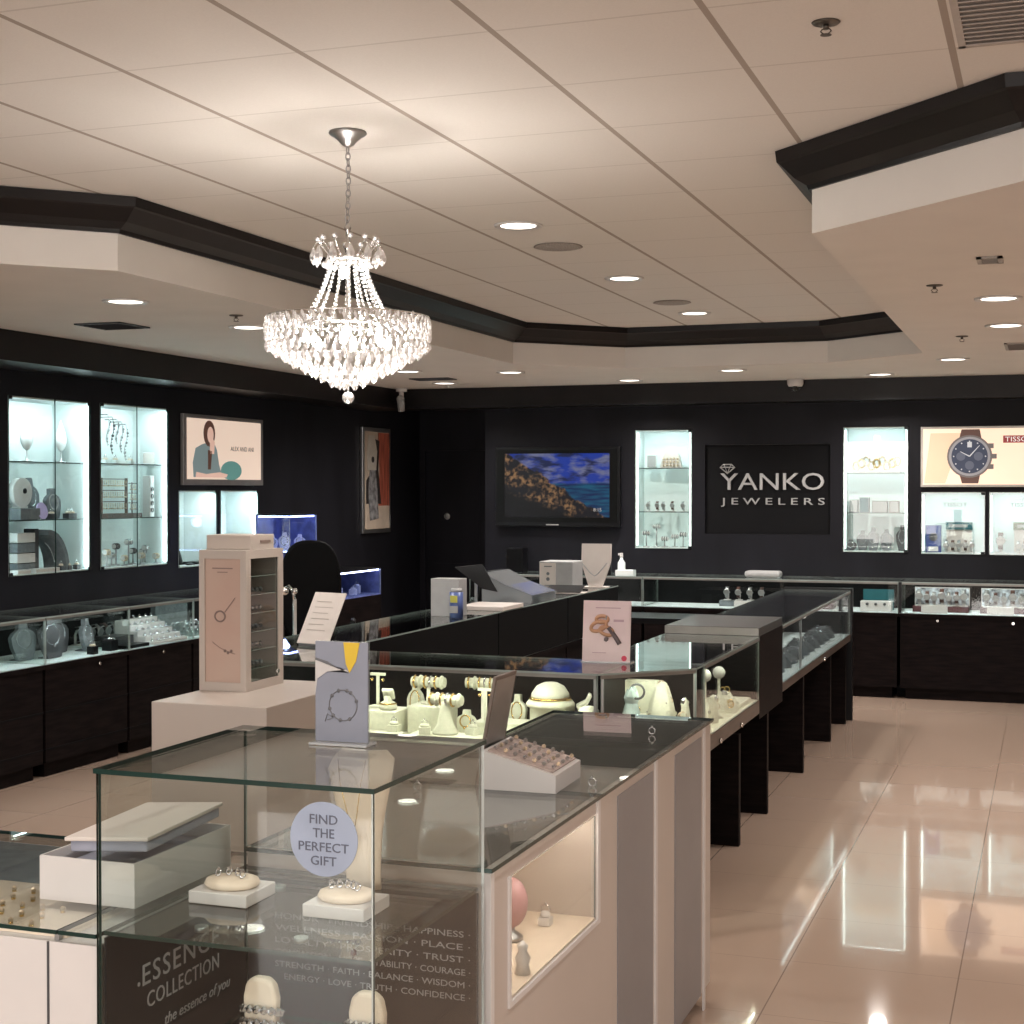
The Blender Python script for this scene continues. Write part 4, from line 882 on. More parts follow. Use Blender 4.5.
# ================================================================== BLUE LIT CABINETS AND CHAIR BY THE LEFT WALL
def blue_case(name, label, x0, x1, y0, y1, zb, zt, shelves, base):
    t = thing(name, label, 'display cabinet', (x0, y0, 0)); T = Matrix.Translation((-x0, -y0, 0))
    mb = MB(T); mb.box(x0, x1, y0, y1, 0, zb-.012); mb.build('base', M_wood, t)
    mb = MB(T); mb.box(x0, x0+.01, y0, y1, zb-.012, zt); mb.box(x0+.01, x1, y1-.01, y1, zb-.012, zt); mb.box(x0+.01, x1, y0, y1-.01, zb-.012, zb); mb.build('lining', M_bluei, t)
    mb = MB(T); mb.box(x0, x1, y0, y1, zt, zt+.012); mb.build('lid', M_blkp, t)
    mb = MB(T); mb.pane(x0+.01, x1, y0, y0+.005, zb, zt); mb.pane(x1-.005, x1, y0+.006, y1-.011, zb, zt); mb.build('glass', [M_glass, M_gedgel], t)
    for z in shelves: mb = MB(T); mb.pane(x0+.012, x1-.008, y0+.008, y1-.012, z-.004, z+.004); mb.build('glass_shelf', [M_shelfg, M_glowb], t)  # shelf edges given blue emission to look lit; no lamp there
    mb = MB(T); mb.box(x0+.02, x1-.01, y0+.012, y0+.024, zt-.014, zt-.002); mb.box(x1-.024, x1-.012, y0+.03, y1-.02, zt-.014, zt-.002); mb.build('led_strip', M_glowb if zt > 1.2 else mat('led_strip_violet_white', (1, 1, 1), .5, emit=(.65, .68, 1.0), es=8), t)
    l = bpy.data.lights.new('case_light', 'POINT'); l.energy = .5 if zt > 1.2 else .3; l.color = (.45, .55, 1); l.shadow_soft_size = .04
    q = bpy.data.objects.new('case_light', l); COL.objects.link(q); q.parent = t; q.location = ((x1-x0)*.55, (y1-y0)*.4, zt-.06)
    return t
blue_case('blue_display_cabinet', 'tall blue lit glass cabinet at the end of the left wall counter', -5.86, -5.56, 10.46, 10.92, .92, 1.50, (1.22,), 0)
blue_case('blue_display_cabinet', 'low blue lit glass case with white light tubes below the narrow poster', -6.05, -5.58, 10.98, 12.20, .79, 1.005, (), 0)
M_bc = mat('pale_blue_stone', (.45, .50, .80), .3)
for k, (x, y, z) in enumerate(((-5.79, 10.60, 1.225), (-5.67, 10.58, 1.225), (-5.64, 10.78, 1.225), (-5.78, 10.62, .921), (-5.66, 10.68, .921))):
    at(bust(f'pale blue lit bust in the tall blue cabinet, {["upper left", "upper middle", "upper right", "lower left", "lower right"][k]}', m=M_bc, h=.12+.02*(k % 2), w=.09), (x, y, z), .4)
for k in range(6):
    at(ring_box(f'{ORD[k]} pale ring stand from the left in the low blue lit case', m=M_bc, top=M_bc, w=.06, d=.06, h=.05+.02*(k % 2)), (-5.68-.05*(k % 2), 11.12+.18*k, .791), .2)
# high backed black office chair between the cabinets and the island
t = thing('office_chair', 'black high backed office chair behind the white poster tower', 'chair', (-4.86, 9.45, 0), .5)
mb = MB(Matrix.Rotation(.06, 4, 'X')); mb.plate([(.215*math.copysign(abs(math.cos(a))**.7, math.cos(a)), .99+.36*math.copysign(abs(math.sin(a))**.8, math.sin(a))) for a in [2*PI*i/36 for i in range(36)]], .02, .09); o = mb.build('backrest', M_vinyl, t); md = o.modifiers.new('b', 'BEVEL'); md.width = .02; md.segments = 3
mb = MB(); mb.box(-.25, .25, -.48, .0, .56, .64, 0, .03); mb.build('seat', M_blkp, t)
mb = MB(); mb.cyl((0, -.24, .12), (0, -.24, .56), .03); mb.build('gas_post', M_chrome, t)
for k in range(5):
    a = 2*PI*k/5; mb = MB(); mb.tube([(0, -.24, .13), (.14*math.cos(a), -.24+.14*math.sin(a), .12), (.28*math.cos(a), -.24+.28*math.sin(a), .07)], .018); lg = mb.build('leg', M_blkp, t)
    mb = MB(); mb.cyl((.28*math.cos(a)-.015, -.24+.28*math.sin(a), .030), (.28*math.cos(a)+.015, -.24+.28*math.sin(a), .030), .029, n=16); mb.build('caster', M_blkp, lg)
for s_ in (-1, 1): mb = MB(); mb.tube([(.24*s_, -.1, .6), (.29*s_, -.1, .72), (.29*s_, -.14, .80), (.27*s_, -.36, .80)], .018); mb.build('armrest', M_blkp, t)
t = thing('chrome_stand', 'slim chrome stand with hooked top beside the black office chair', 'stand', (-4.43, 8.40, 0))
mb = MB(); mb.lathe([(0, 0), (.10, 0), (.10, .01), (.014, .02), (.012, 1.02), (0, 1.02)], n=20); mb.build('pole', M_chrome, t)
mb = MB(); mb.tube([(0, 0, 1.0), (-.01, 0, 1.07), (-.04, 0, 1.10), (-.07, 0, 1.08)], .012); mb.ball((-.07, 0, 1.07), .028); mb.ball((.0, 0, 1.07), .02); mb.build('hook', M_chrome, t)

# ================================================================== ISLAND OF SHOWCASES
ZT = .96; ZD = .64
gk = dict(deck=M_deck, ledm=M_ledg, back=M_blk)
showcase('front middle island showcase full of bracelets and ivory stands', [(-3.30, 5.83), (-1.711, 5.83), (-1.711, 6.32), (-3.15, 6.32)], ZD, ZT, (0, 1), (0,), cab=[(-3.2, 5.9), (-1.75, 5.9), (-1.75, 6.30), (-3.1, 6.30)], posts=[(-1.725, 5.845)], rail=.07, **gk)
showcase('angled corner island showcase with heaped ivory gem displays', [(-1.709, 5.83), (-1.38, 6.16), (-1.38, 6.32), (-1.709, 6.32)], ZD, ZT, (0, 1), (0,), cab=[(-1.70, 6.12), (-1.62, 6.2), (-1.62, 6.31), (-1.70, 6.31)], posts=[(-1.698, 5.85), (-1.39, 6.175)], rail=.07, **gk)
showcase('right island showcase with gem stands beside the aisle', [(-1.87, 6.322), (-1.38, 6.322), (-1.38, 7.60), (-1.87, 7.60)], ZD, ZT, (1,), (1,), cab=[(-1.86, 6.34), (-1.66, 6.34), (-1.66, 7.58), (-1.86, 7.58)], rail=.07, locks=[(-1.379, 6.62, .585, 1, 0), (-1.379, 7.1, .585, 1, 0)], **gk)
t = thing('wood_cabinet', 'dark wood cabinet section with raised grey top in the right island row', 'cabinet', (-1.87, 7.602, 0))
mb = MB(); mb.box(.01, .49, 0, .70, .54, .958); mb.box(.01, .21, 0, .70, 0, .54); mb.build('body', M_wood, t)
mb = MB(); mb.box(0, .488, 0, .70, .958, 1.003, 0, .003); mb.build('raised_top', mat('grey_laminate', (.05, .048, .045), .3), t)
mb = MB(); mb.box(0, .486, -.004, 0, .962, 1.0); mb.build('metal_edge', M_rails, t)
showcase('far right island showcase with blue grey jewelry near the back wall', [(-1.87, 8.304), (-1.38, 8.304), (-1.38, 11.30), (-1.87, 11.30)], ZD, ZT, (1,), (1,), deck=M_wdeck, ledm=M_led, cab=[(-1.86, 8.32), (-1.66, 8.32), (-1.66, 11.28), (-1.86, 11.28)], rail=.05, back=M_dgrey, locks=[(-1.379, 9.9, .60, 1, 0)], posts=[(-1.39, 9.0)])
t = thing('end_panel', 'black upright end panel closing the right island row', 'panel', (-1.87, 11.303, 0)); mb = MB(); mb.box(0, .505, 0, .04, 0, .975, 0, .002); mb.build('board', M_blkp, t)
for k, y in enumerate((7.12, 7.88, 9.10, 10.30, 11.10)):
    mb = MB(); mb.box(0, .265, 0, .045, 0, .535 if k < 2 else (.585 if k > 1 else .5)); o = mb.build('support_fin', M_wood); tag(o, f'black support fin under the right island overhang, {ORD[k]} from the camera', 'support', 'support fins under the island'); o.location = (-1.655, y, 0)
    if k == 1: o.location = (-1.655, 7.88, 0)
# left island rows
showcase('angled left corner island showcase', [(-3.63, 6.16), (-3.302, 5.83), (-3.152, 6.32), (-3.152, 6.40), (-3.63, 6.40)], ZD, ZT, (0,), (0,), deck=M_wdeck, ledm=M_led2, cab=[(-3.5, 6.2), (-3.32, 6.05), (-3.2, 6.30), (-3.2, 6.38), (-3.5, 6.38)], back=M_blk)
ys = [6.402, 8.6, 10.0, 11.30]
for k, (a, b) in enumerate(zip(ys, ys[1:])):
    showcase(['left island showcase nearest the white poster tower', 'left island showcase carrying the white slab', 'left island showcase carrying the white printer box'][k], [(-3.63, a), (-3.15, a), (-3.15, b-.002), (-3.63, b-.002)], ZD, ZT, (3,), (), deck=M_wdeck, back=M_blk)
t = thing('staff_desk', 'low black staff worktop closing the back of the island', 'desk', (-3.14, 10.75, 0)); mb = MB(); mb.box(0, 1.25, 0, .5, .72, .76); mb.build('worktop', M_blkp, t)
for x in (.03, 1.22): mb = MB(); mb.box(x-.02, x+.02, .02, .48, 0, .72); mb.build('leg_panel', M_blkp, t)

# --- front showcase contents
def roll(label, w=.15, h=.20, m=M_gold, flared=False):
    t = thing('bracelet_roll', label, 'bracelet stand')
    mb = MB()
    if flared: mb.lathe([(0, 0), (.055, 0), (.055, .01), (.035, .04), (.022, h-.06), (.024, h-.03), (0, h-.03)], n=20)
    else: mb.lathe([(0, 0), (.035, 0), (.035, .006), (.008, .012), (.008, h-.02), (0, h-.02)], n=16)
    mb.build('stand', M_ivory, t)
    mb = MB(); mb.cyl((-w/2, 0, h-.025), (w/2, 0, h-.025), .022, n=18); mb.build('roll', M_ivory, t)
    for k in range(6): mb = MB(); mb.tube([(-w*.40+w*.16*k, .026*math.cos(a), h-.025+.026*math.sin(a)) for a in [2*PI*i/16 for i in range(16)]], .005, closed=True, n=5); mb.build('bracelet', (m, M_ivory, m, M_silver)[k % 4], t)
    return t
def tbar(label, h=.16):
    t = thing('earring_stand', label, 'earring stand'); mb = MB(); mb.box(-.035, .035, -.006, .006, h-.012, h); mb.box(-.006, .006, -.005, .005, .006, h-.012); mb.box(-.03, .03, -.025, .025, 0, .006); mb.build('stand', M_ivory, t)
    mb = MB(); [mb.ball((x, -.004, h-.03), .009, 0, 1, sm=False) for x in (-.026, .026)]; mb.build('earrings', M_gold, t); return t
zf = ZD+.0005
PF = [  # x, y
 (block('ivory_riser', 'low ivory riser at the left end of the front island showcase', 'riser', .20, .16, .10, M_ivory, .004), (-2.76, 6.05)),
 (block('ivory_riser', 'tall ivory riser block under the left bracelet roll', 'riser', .17, .17, .12, M_ivory, .004), (-2.55, 6.12)),
 (block('ivory_slab', 'ivory slab at the front under the flared bracelet stand', 'riser', .34, .14, .022, M_ivory, .004), (-2.40, 5.93)),
 (block('ivory_slab', 'ivory slab at the front left of the front showcase', 'riser', .34, .12, .018, M_ivory, .004), (-2.78, 5.905)),
 (block('ivory_riser', 'ivory riser behind the slanted brown mirror', 'riser', .22, .14, .07, M_ivory, .004), (-2.21, 6.08))]
for o, (x, y) in PF: at(o, (x, y, zf))
at(roll('bracelet roll on the tall ivory riser, left in the front showcase', .155, .12), (-2.57, 6.12, zf+.1205)); at(roll('bracelet roll at the back, beside the small earring bars', .155, .23), (-2.36, 6.24, zf), .1)
at(roll('bracelet roll on a flared ivory stand at the front of the showcase', .16, .17, flared=True), (-2.42, 5.945, zf+.0225), -.1)
at(tbar('ivory earring bar at the left end of the front showcase', .15), (-2.80, 6.09, zf+.1005)); at(tbar('ivory earring bar between bracelet roll and brown mirror', .22), (-2.25, 6.10-.12, zf), -.15); at(tbar('short ivory earring bar behind the flared stand', .16), (-2.28, 6.03+.22, zf))
t = thing('ivory_cup', 'ivory curled cup stand with gold chain on the low riser', 'stand'); mb = MB(); mb.lathe([(0, 0), (.035, 0), (.042, .012), (.034, .03), (.018, .04), (.015, .06), (0, .06)], n=20); mb.build('cup', M_ivory, t); mb = MB(); mb.strip([(.01, .05), (.0, .08), (-.015, .095)], .012, -.02, .03); mb.build('curl', M_ivory, t); mb = MB(); mb.tube([(.036*math.cos(a), .036*math.sin(a), .028) for a in [2*PI*i/20 for i in range(20)]], .004, closed=True); mb.build('chain', M_gold, t)
at(t, (-2.72, 6.02, zf+.1005))
def lying_bust(label, s=1.0):
    t = thing('domed_bust', label, 'necklace bust'); mb = MB(); mb.lathe([(0, 0), (.10*s, 0), (.105*s, .012*s), (.09*s, .03*s)], n=28); mb.lathe([(.082*s, .034*s), (.08*s, .055*s), (.06*s, .085*s), (.03*s, .10*s), (0, .103*s)], n=28); mb.build('dome', M_ivory, t)
    mb = MB(); mb.tube([(.085*s*math.cos(a), .085*s*math.sin(a), .034*s) for a in [2*PI*i/28 for i in range(28)]], .008*s, closed=True); mb.build('rope_necklace', M_gold, t)
    mb = MB(); mb.strip([(-.11*s, -.02), (-.15*s, .0), (-.165*s, .03*s)], .012, -.05*s, .05*s); mb.build('collar', M_ivory, t, loc=(0, 0, .022)); return t
at(lying_bust('large domed ivory bust with rope necklace in the front showcase', 1.0), (-2.00, 6.10, zf+.14), PI*.6); at(block('ivory_riser', 'ivory riser under the large domed bust', 'riser', .16, .14, .139, M_ivory, .004), (-2.00, 6.13, zf))
at(lying_bust('small domed ivory bust beside the steel corner post', .62), (-1.80, 6.0, zf+.10)); at(block('ivory_riser', 'ivory riser under the small domed bust', 'riser', .10, .10, .099, M_ivory, .004), (-1.80, 6.0, zf))
for k, (x, y, q) in enumerate(((-2.66, 5.95, 0), (-2.50, 5.91, .4), (-2.30, 5.96, -.3), (-2.18, 5.93, .2), (-2.90, 5.98, 0), (-1.90, 5.93, 0))):
    at(ring_box('small ivory ring stand, ' + ORD[k] + ' in order of making a row along the front pane' if 0 else f'small ivory ring stand near the front pane, {["left of the flared roll", "beside the flared roll foot", "right of the flared roll", "just left of the brown mirror", "at the far left", "between the two domed busts"][k]}', m=M_ivory, top=M_ivory, w=.05, d=.045, h=.03), (x, y, zf+.0225 if k in (1, 2) else zf+(.0185 if k in (0, 4) else 0)), q)
for k, (x, y, w, h) in enumerate(((-2.95, 6.16, .16, .09), (-2.38, 6.085, .10, .055), (-2.20, 6.24, .10, .11), (-2.68, 6.22, .09, .15))):
    at(bust(f'small ivory necklace bust in the front showcase, {["far left", "behind the flared roll", "behind the brown mirror", "beside the tall riser"][k]}', m=M_ivory, neck=M_gold, h=h+.05, w=w*.8), (x, y, zf))
# heaped corner displays
def gems(label, n, R_, H_, m=M_ivory, m2=M_gbrass, seed=1):
    t = thing('gem_display', label, 'gem display'); rd = random.Random(seed)
    mb = MB(); mb.lathe([(0, 0), (R_, 0), (R_*.95, H_*.3), (R_*.7, H_*.62), (R_*.42, H_*.85), (0, H_*.93)], n=9, sm=False); mb.build('mound', m, t)
    for k in range(n):
        a = rd.uniform(0, 2*PI); q = rd.uniform(.15, .95); mb = MB(); c = (R_*q*math.cos(a), R_*q*math.sin(a), H_*(.95-.75*q)+.01)
        if k % 3 == 0: mb.tube([(c[0]+.014*math.cos(b), c[1], c[2]+.006+.014*math.sin(b)) for b in [2*PI*i/10 for i in range(10)]], .003, closed=True)
        else: mb.ball(c, rd.uniform(.008, .016), 0, 1, sm=False)
        mb.build('gem', (m2, M_silver, m)[k % 3], t)
    return t
t = thing('crystal_cluster', 'pale blue crystal cluster with dark bangle in the angled corner showcase', 'ornament'); mb = MB()
for k in range(7): a = k*.9; mb.m = Matrix.Translation((.018*math.cos(a), .018*math.sin(a), .0)) @ Matrix.Rotation(.35, 4, (math.sin(a), -math.cos(a), 0)); mb.lathe([(.022, 0), (.026, .07+.01*(k % 3)), (0, .105+.012*(k % 3))], n=6, sm=False)
mb.m = Matrix(); mb.build('crystals', mat('pale_blue_crystal', (.50, .62, .62), .2, var=.3), t); mb = MB(); mb.tube([(.03*math.cos(b)+.03, -.02, .10+.03*math.sin(b)) for b in [2*PI*i/18 for i in range(18)]], .005, closed=True); mb.build('bangle', M_dgrey, t)
at(t, (-1.625, 6.03, zf+.131)); at(block('ivory_riser', 'ivory riser under the pale blue crystal cluster', 'riser', .10, .10, .13, M_ivory, .004), (-1.625, 6.045, zf))
at(gems('tall ivory gem mound in the angled corner showcase', 18, .072, .27, seed=3), (-1.545, 6.225, zf)); at(block('ivory_slab', 'flat ivory slab leaning behind the crystal cluster', 'riser', .14, .06, .25, M_ivory, .004), (-1.635, 6.24, zf))
at(gems('ivory gem mound, nearest in the right island showcase', 18, .105, .26, seed=5), (-1.54, 6.50, zf)); at(gems('ivory gem mound, second in the right island showcase', 18, .095, .22, seed=8), (-1.58, 6.76, zf))
at(gems('low sand coloured gem mound in the right island showcase', 12, .12, .13, m=M_cream, seed=9), (-1.70, 7.20, zf))
for k, (x, y, h) in enumerate(((-1.495, 6.62, .21), (-1.495, 6.92, .19))):
    t = thing('pearl_stand', f'white globe pendant stand, {ORD[k]} from the camera in the right island showcase', 'stand'); mb = MB(); mb.lathe([(0, 0), (.025, 0), (.006, .01), (.006, h), (0, h)], n=14); mb.build('post', M_ivory, t); mb = MB(); mb.ball((0, 0, h+.022), .030); mb.build('globe', M_white, t); at(t, (x+.05, y, zf))
at(block('ivory_slab', 'long ivory slab along the glass of the right island showcase', 'riser', .10, .30, .02, M_ivory, .004), (-1.46, 7.38, zf))
for k, (x, y, r, hh, sd) in enumerate(((-1.640, 6.145, .035, .17, 11), (-1.445, 6.235, .028, .20, 12), (-1.60, 6.955, .07, .19, 13), (-1.44, 6.775, .025, .14, 14), (-1.46, 7.13, .065, .11, 15))):
    at(gems(f'ivory gem mound {["behind the blue crystal cluster", "close to the angled corner glass", "under the second globe stand", "at the aisle glass between the globes", "beside the long ivory slab"][k]}', 12, r, hh, m2=(M_gold, M_gbrass)[k % 2], seed=sd), (x, y, zf))
# far right showcase contents
for k in range(11):
    y = 8.55+.24*k; at(gems(f'blue grey jewelry mound, {ORD[k]} from the camera in the far right island showcase', 7, .085, .07+.02*(k % 3), m=M_grey, m2=M_silver, seed=20+k), (-1.53, y, ZD+.0005))
at(block('white_tray', 'white ring tray lying at the near end of the far right island showcase', 'tray', .10, .16, .03, M_white), (-1.50, 8.40, ZD+.0005)) if 0 else None
# --- things on the island tops
z = ZT+.0005
t = thing('leaning_sheet', 'tilted white notice sheet on the left corner of the island', 'notice', (-3.27, 6.42, z), -.26)
mb = MB(Matrix.Rotation(-.52, 4, 'X')); mb.box(-.098, .098, -.003, .003, .0, .27, 0, .001); mb.build('sheet', M_paper, t, loc=(0, -.03, .012))
mb = MB(Matrix.Rotation(-.52, 4, 'X')); [mb.box(-.065, .03+.02*(k % 2), -.0045, -.0032, .22-.03*k, .2225-.03*k) for k in range(6)]; mb.build('print_lines', mat('print_grey', (.46, .41, .38), .6), t, loc=(0, -.03, .012))
mb = MB(); mb.box(-.09, .09, -.03, .05, 0, .016, 0, .002); mb.build('holder', M_acry, t)
t = thing('picture_stand', 'pink poster stand with printed gold rings on the front island showcase', 'poster', (-1.79, 6.22, z), .05)
Lm = Matrix.Rotation(-.12, 4, 'X')
mb = MB(Lm); mb.box(-.105, .105, 0, .006, 0, .265, 0, .001); mb.build('card', mat('pale_pink_card', (.66, .52, .54), .4, var=.03), t)
mb = MB(); mb.box(-.11, .11, .0, .07, 0, .004); mb.tube([(0, .012, .2), (0, .065, .004)], .004); mb.build('foot', M_acry, t)
mb = MB(Lm)
for (cx_, cz_, r, a0) in ((-.035, .155, .035, .4), (.0, .135, .03, -.3), (-.02, .185, .026, 0)): mb.tube([(cx_+r*math.cos(b)*math.cos(a0)-r*.55*math.sin(b)*math.sin(a0), -.004, cz_+r*math.cos(b)*math.sin(a0)+r*.55*math.sin(b)*math.cos(a0)) for b in [2*PI*i/18 for i in range(18)]], .008, closed=True)
mb.build('printed_gold_rings', mat('print_gold', (.50, .27, .16), .5), t)
mb = MB(Lm); mb.tube([(.01, -.004, .15), (.04, -.004, .11), (.06, -.004, .08)], .011); mb.ball((.0, -.004, .10), .012, 0, 1, (1, .3, 1)); mb.build('printed_dark_ring', mat('print_dark', (.12, .09, .10), .5), t)
mb = MB(Lm); mb.box(.03, .075, -.002, -.0005, .175, .185); mb.box(-.05, .06, -.002, -.0005, .232, .236); mb.box(-.06, .0, -.002, -.0005, .04, .043); mb.build('print_lines', mat('print_rose', (.42, .28, .32), .5), t)
mb = MB(Lm); mb.cyl((.08, -.002, .02), (.08, -.0005, .02), .012); mb.build('printed_red_dot', mat('print_red', (.55, .03, .08), .5), t)
# left row
t = thing('white_carton', 'upright white carton on the left island row', 'box', (-3.33, 8.24, z), .0); mb = MB(); mb.box(-.09, .09, -.06, .06, 0, .22, 0, .002); mb.build('carton', M_lgrey, t)
t = thing('wipes_canister', 'blue canister with yellow label before the white carton', 'canister', (-3.235, 8.12, z)); mb = MB(); mb.cyl((0, 0, 0), (0, 0, .15), .04, n=24); mb.build('canister', mat('canister_blue', (.08, .12, .30), .3), t); mb = MB(); mb.cyl((0, 0, .15), (0, 0, .17), .036, .03, n=24); mb.build('lid', M_lgrey, t); mb = MB(); mb.box(-.022, .022, -.0425, -.039, .09, .13, 0, .001); mb.build('label_patch', mat('canister_yellow', (.50, .48, .10), .4), t); mb = MB(); mb.box(-.025, .025, -.0425, -.039, .03, .07, 0, .001); mb.build('white_patch', M_lgrey, t)
at(block('white_slab', 'flat white slab lying on the left island row', 'board', .30, .38, .025, M_paper), (-3.29, 8.84, z))
at(block('white_slab', 'thin white board under the white slab edge on the left island row', 'board', .26, .2, .010, M_lgrey), (-3.35, 8.45+.07, z)) if 0 else None
t = thing('easel_monitor', 'black wedge shaped monitor standing behind the carton', 'monitor', (-3.48, 9.14, z), .3); mb = MB(); mb.plate([(-.16, .24), (.02, .26), (.12, .08), (.02, .10)], -.02, .0); mb.build('screen', M_blkp, t); mb = MB(); mb.box(-.06, .06, -.05, .07, 0, .012); mb.tube([(0, .01, .01), (0, .01, .17)], .015); mb.build('foot', M_blkp, t)
t = thing('acrylic_riser', 'sloping clear acrylic riser on the left island row', 'riser', (-3.60, 9.36, z)); mb = MB(); P_ = [(.0, 0), (.40, 0), (.40, .05), (.22, .11), (.06, .19), (.0, .19)]
mb.plate([(x, zz) for x, zz in P_], .0, .02); mb.build('side_plate', M_acry, t); mb = MB(); mb.plate([(x, zz) for x, zz in P_], .5, .52); mb.build('side_plate', M_acry, t)
mb = MB(); v = [mb._v(p) for p in ((.0, .0, .19), (.06, .0, .19), (.22, 0, .11), (.40, 0, .05), (.0, .52, .19), (.06, .52, .19), (.22, .52, .11), (.40, .52, .05))]; [mb._f([v[i], v[i+1], v[i+5], v[i+4]]) for i in range(3)]; o = mb.build('sloped_top', M_acry, t); md = o.modifiers.new('t', 'SOLIDIFY'); md.thickness = .006
t = thing('printer_box', 'white and grey box with printed side on the far left island row', 'box', (-3.44, 10.72, z)); mb = MB(); mb.box(-.13, .13, -.10, .16, 0, .21, 0, .006); mb.build('body', M_lgrey, t); mb = MB(); mb.box(-.125, .0, -.103, -.1005, .01, .20); mb.build('white_side', M_paper, t)
mb = MB(); mb.box(-.09, -.03, -.105, -.1032, .17, .178); mb.cyl((-.06, -.105, .12), (-.06, -.1032, .12), .012); mb.cyl((-.06, -.105, .08), (-.06, -.1032, .08), .014); mb.box(-.085, -.035, -.105, -.1032, .03, .036); mb.build('print_marks', M_grey, t)
t = thing('beige_bust', 'tall beige necklace bust on the far left island row', 'necklace bust', (-3.24, 10.98, z)); mb = MB(Matrix.Rotation(-.10, 4, 'X')); mb.plate([(-.05, 0), (.05, 0), (.10, .14), (.115, .20), (.115, .33), (-.115, .33), (-.115, .20), (-.10, .14)], -.012, .012); mb.build('torso', M_paper, t, loc=(0, 0, .003)); mb = MB(); mb.tube([(-.10, -.035, .19), (-.03, -.028, .11), (.0, -.024, .09), (.03, -.028, .11), (.10, -.035, .19)], .004); mb.build('necklace', M_steel, t); mb = MB(); mb.box(-.09, .09, -.04, .07, 0, .008); mb.build('base', M_paper, t)
t = thing('tablet', 'black tablet lying tilted in front of the printer box', 'tablet', (-3.30, 10.40, z), .1); mb = MB(Matrix.Rotation(.22, 4, 'X')); mb.box(-.13, .13, -.09, .09, .020, .030, 0, .003); mb.build('screen', M_blkp, t); mb = MB(); mb.box(-.12, .16, -.10, .06, 0, .004); mb.build('mat', M_paper, t)

# ================================================================== FOREGROUND: TALL GLASS CASE
TX0, TX1, TY0, TY1, TZ = -1.612, -1.066, 2.298, 2.825, 1.20
t = tower = thing('glass_tower_case', 'tall square glass case in the foreground with round gift sticker and black banners', 'display case', (TX0, TY0, 0)); T = Matrix.Translation((-TX0, -TY0, 0))
mb = MB(T); mb.box(TX0, TX1, TY0, TY1, 0, .42, 0, .003); mb.build('plinth', M_white, t)
mb = MB(T); mb.pane(TX0-.004, TX1+.004, TY0-.004, TY1+.004, TZ-.009, TZ); mb.build('glass_top', [M_glass, M_gedge], t)
mb = MB(T); mb.pane(TX0, TX1, TY0, TY0+.006, .421, TZ-.0095); fp = mb.build('front_pane', [M_glass, M_gedge], t)
mb = MB(T); mb.pane(TX0, TX0+.006, TY0+.0065, TY1, .421, TZ-.0095); mb.build('side_pane', [M_glass, M_gedge], t)
mb = MB(T); mb.pane(TX1-.006, TX1, TY0+.0065, TY1, .421, TZ-.0095); mb.build('side_pane', [M_glass, M_steel], t)
mb = MB(T); mb.pane(TX0+.008, TX1-.008, TY1-.006, TY1, .945, TZ-.0095); mb.build('back_pane', [M_glass, M_gedgel], t)
mb = MB(T); mb.pane(TX0+.008, TX1-.008, TY0+.010, TY1-.012, .897, .905); mb.build('glass_shelf', [M_shelfg, M_gedge], t)
mb = MB(T); mb.pane(TX0+.014, TX1-.010, TY0+.012, TY1-.020, .592, .600); mb.build('glass_shelf', [M_shelfg, M_gedge], t)
for x, y in ((-1.47, 2.42), (-1.265, 2.42), (-1.47, 2.72), (-1.265, 2.72)): mb = MB(T); mb.cyl((x, y, .887), (x, y, .8965), .013, n=20); mb.build('shelf_support', M_steel, t)
M_ban = mat('black_banner', (.006, .006, .008), .5, spec=.15); M_bt = mat('banner_lettering', (.30, .295, .30), .6)
mb = MB(T); mb.box(TX0+.0075, TX0+.0115, TY0+.012, TY1-.010, .425, .892); sb = mb.build('side_banner', M_ban, t)
def side_text(body, y0, y1, z0, hh, **k):
    return text('lettering', body, y1-y0, hh, 0, 0, 0, M_bt, sb, .001, rot=(0, 0, H), loc=(.0118, y0-TY0, z0), **k)
side_text('ESSENCE', 2.425, 2.70, .768, .040, space=1.15); side_text('COLLECTION', 2.44, 2.70, .722, .030, space=1.1); side_text('the essence of you', 2.50, 2.745, .664, .028, shear=.25)
mb = MB(T); mb.cyl((TX0+.012, 2.412, .776), (TX0+.013, 2.412, .776), .004); mb.build('bullet_mark', M_bt, sb)
mb = MB(T); mb.box(TX0+.014, TX1-.010, TY1-.010, TY1-.006, .425, .892); bb = mb.build('back_banner', M_ban, t)
rows = ['HONOR · FRIENDSHIP · HAPPINESS ·', 'WELLNESS · PASSION · PLACE ·', 'LOYALTY · PROSPERITY · TRUST ·', 'COMPASSION · HOPE · STABILITY · COURAGE ·', 'STRENGTH · FAITH · BALANCE · WISDOM ·', 'ENERGY · LOVE · TRUTH · CONFIDENCE ·']
for k, r in enumerate(rows):
    x0 = -1.532 if k != 5 else -1.51; text('lettering', r, -1.092-x0, .0125, x0-TX0, TY1-.0102-TY0, .800-.0255*k, M_bt, bb, .0008)
st = MB(T); st.cyl((-1.157, TY0-.002, 1.108), (-1.157, TY0-.0005, 1.108), .0635, n=48); st = st.build('round_sticker', mat('pale_blue_sticker', (.32, .38, .50), .6), t)
M_st = mat('sticker_lettering', (.10, .11, .15), .6)
for k, (b_, w_) in enumerate((('FIND', .052), ('THE', .040), ('PERFECT', .094), ('GIFT', .048))): text('lettering', b_, w_, .0155, -1.157-w_/2-TX0, -.0022, 1.134-.0235*k, M_st, st, .0008)
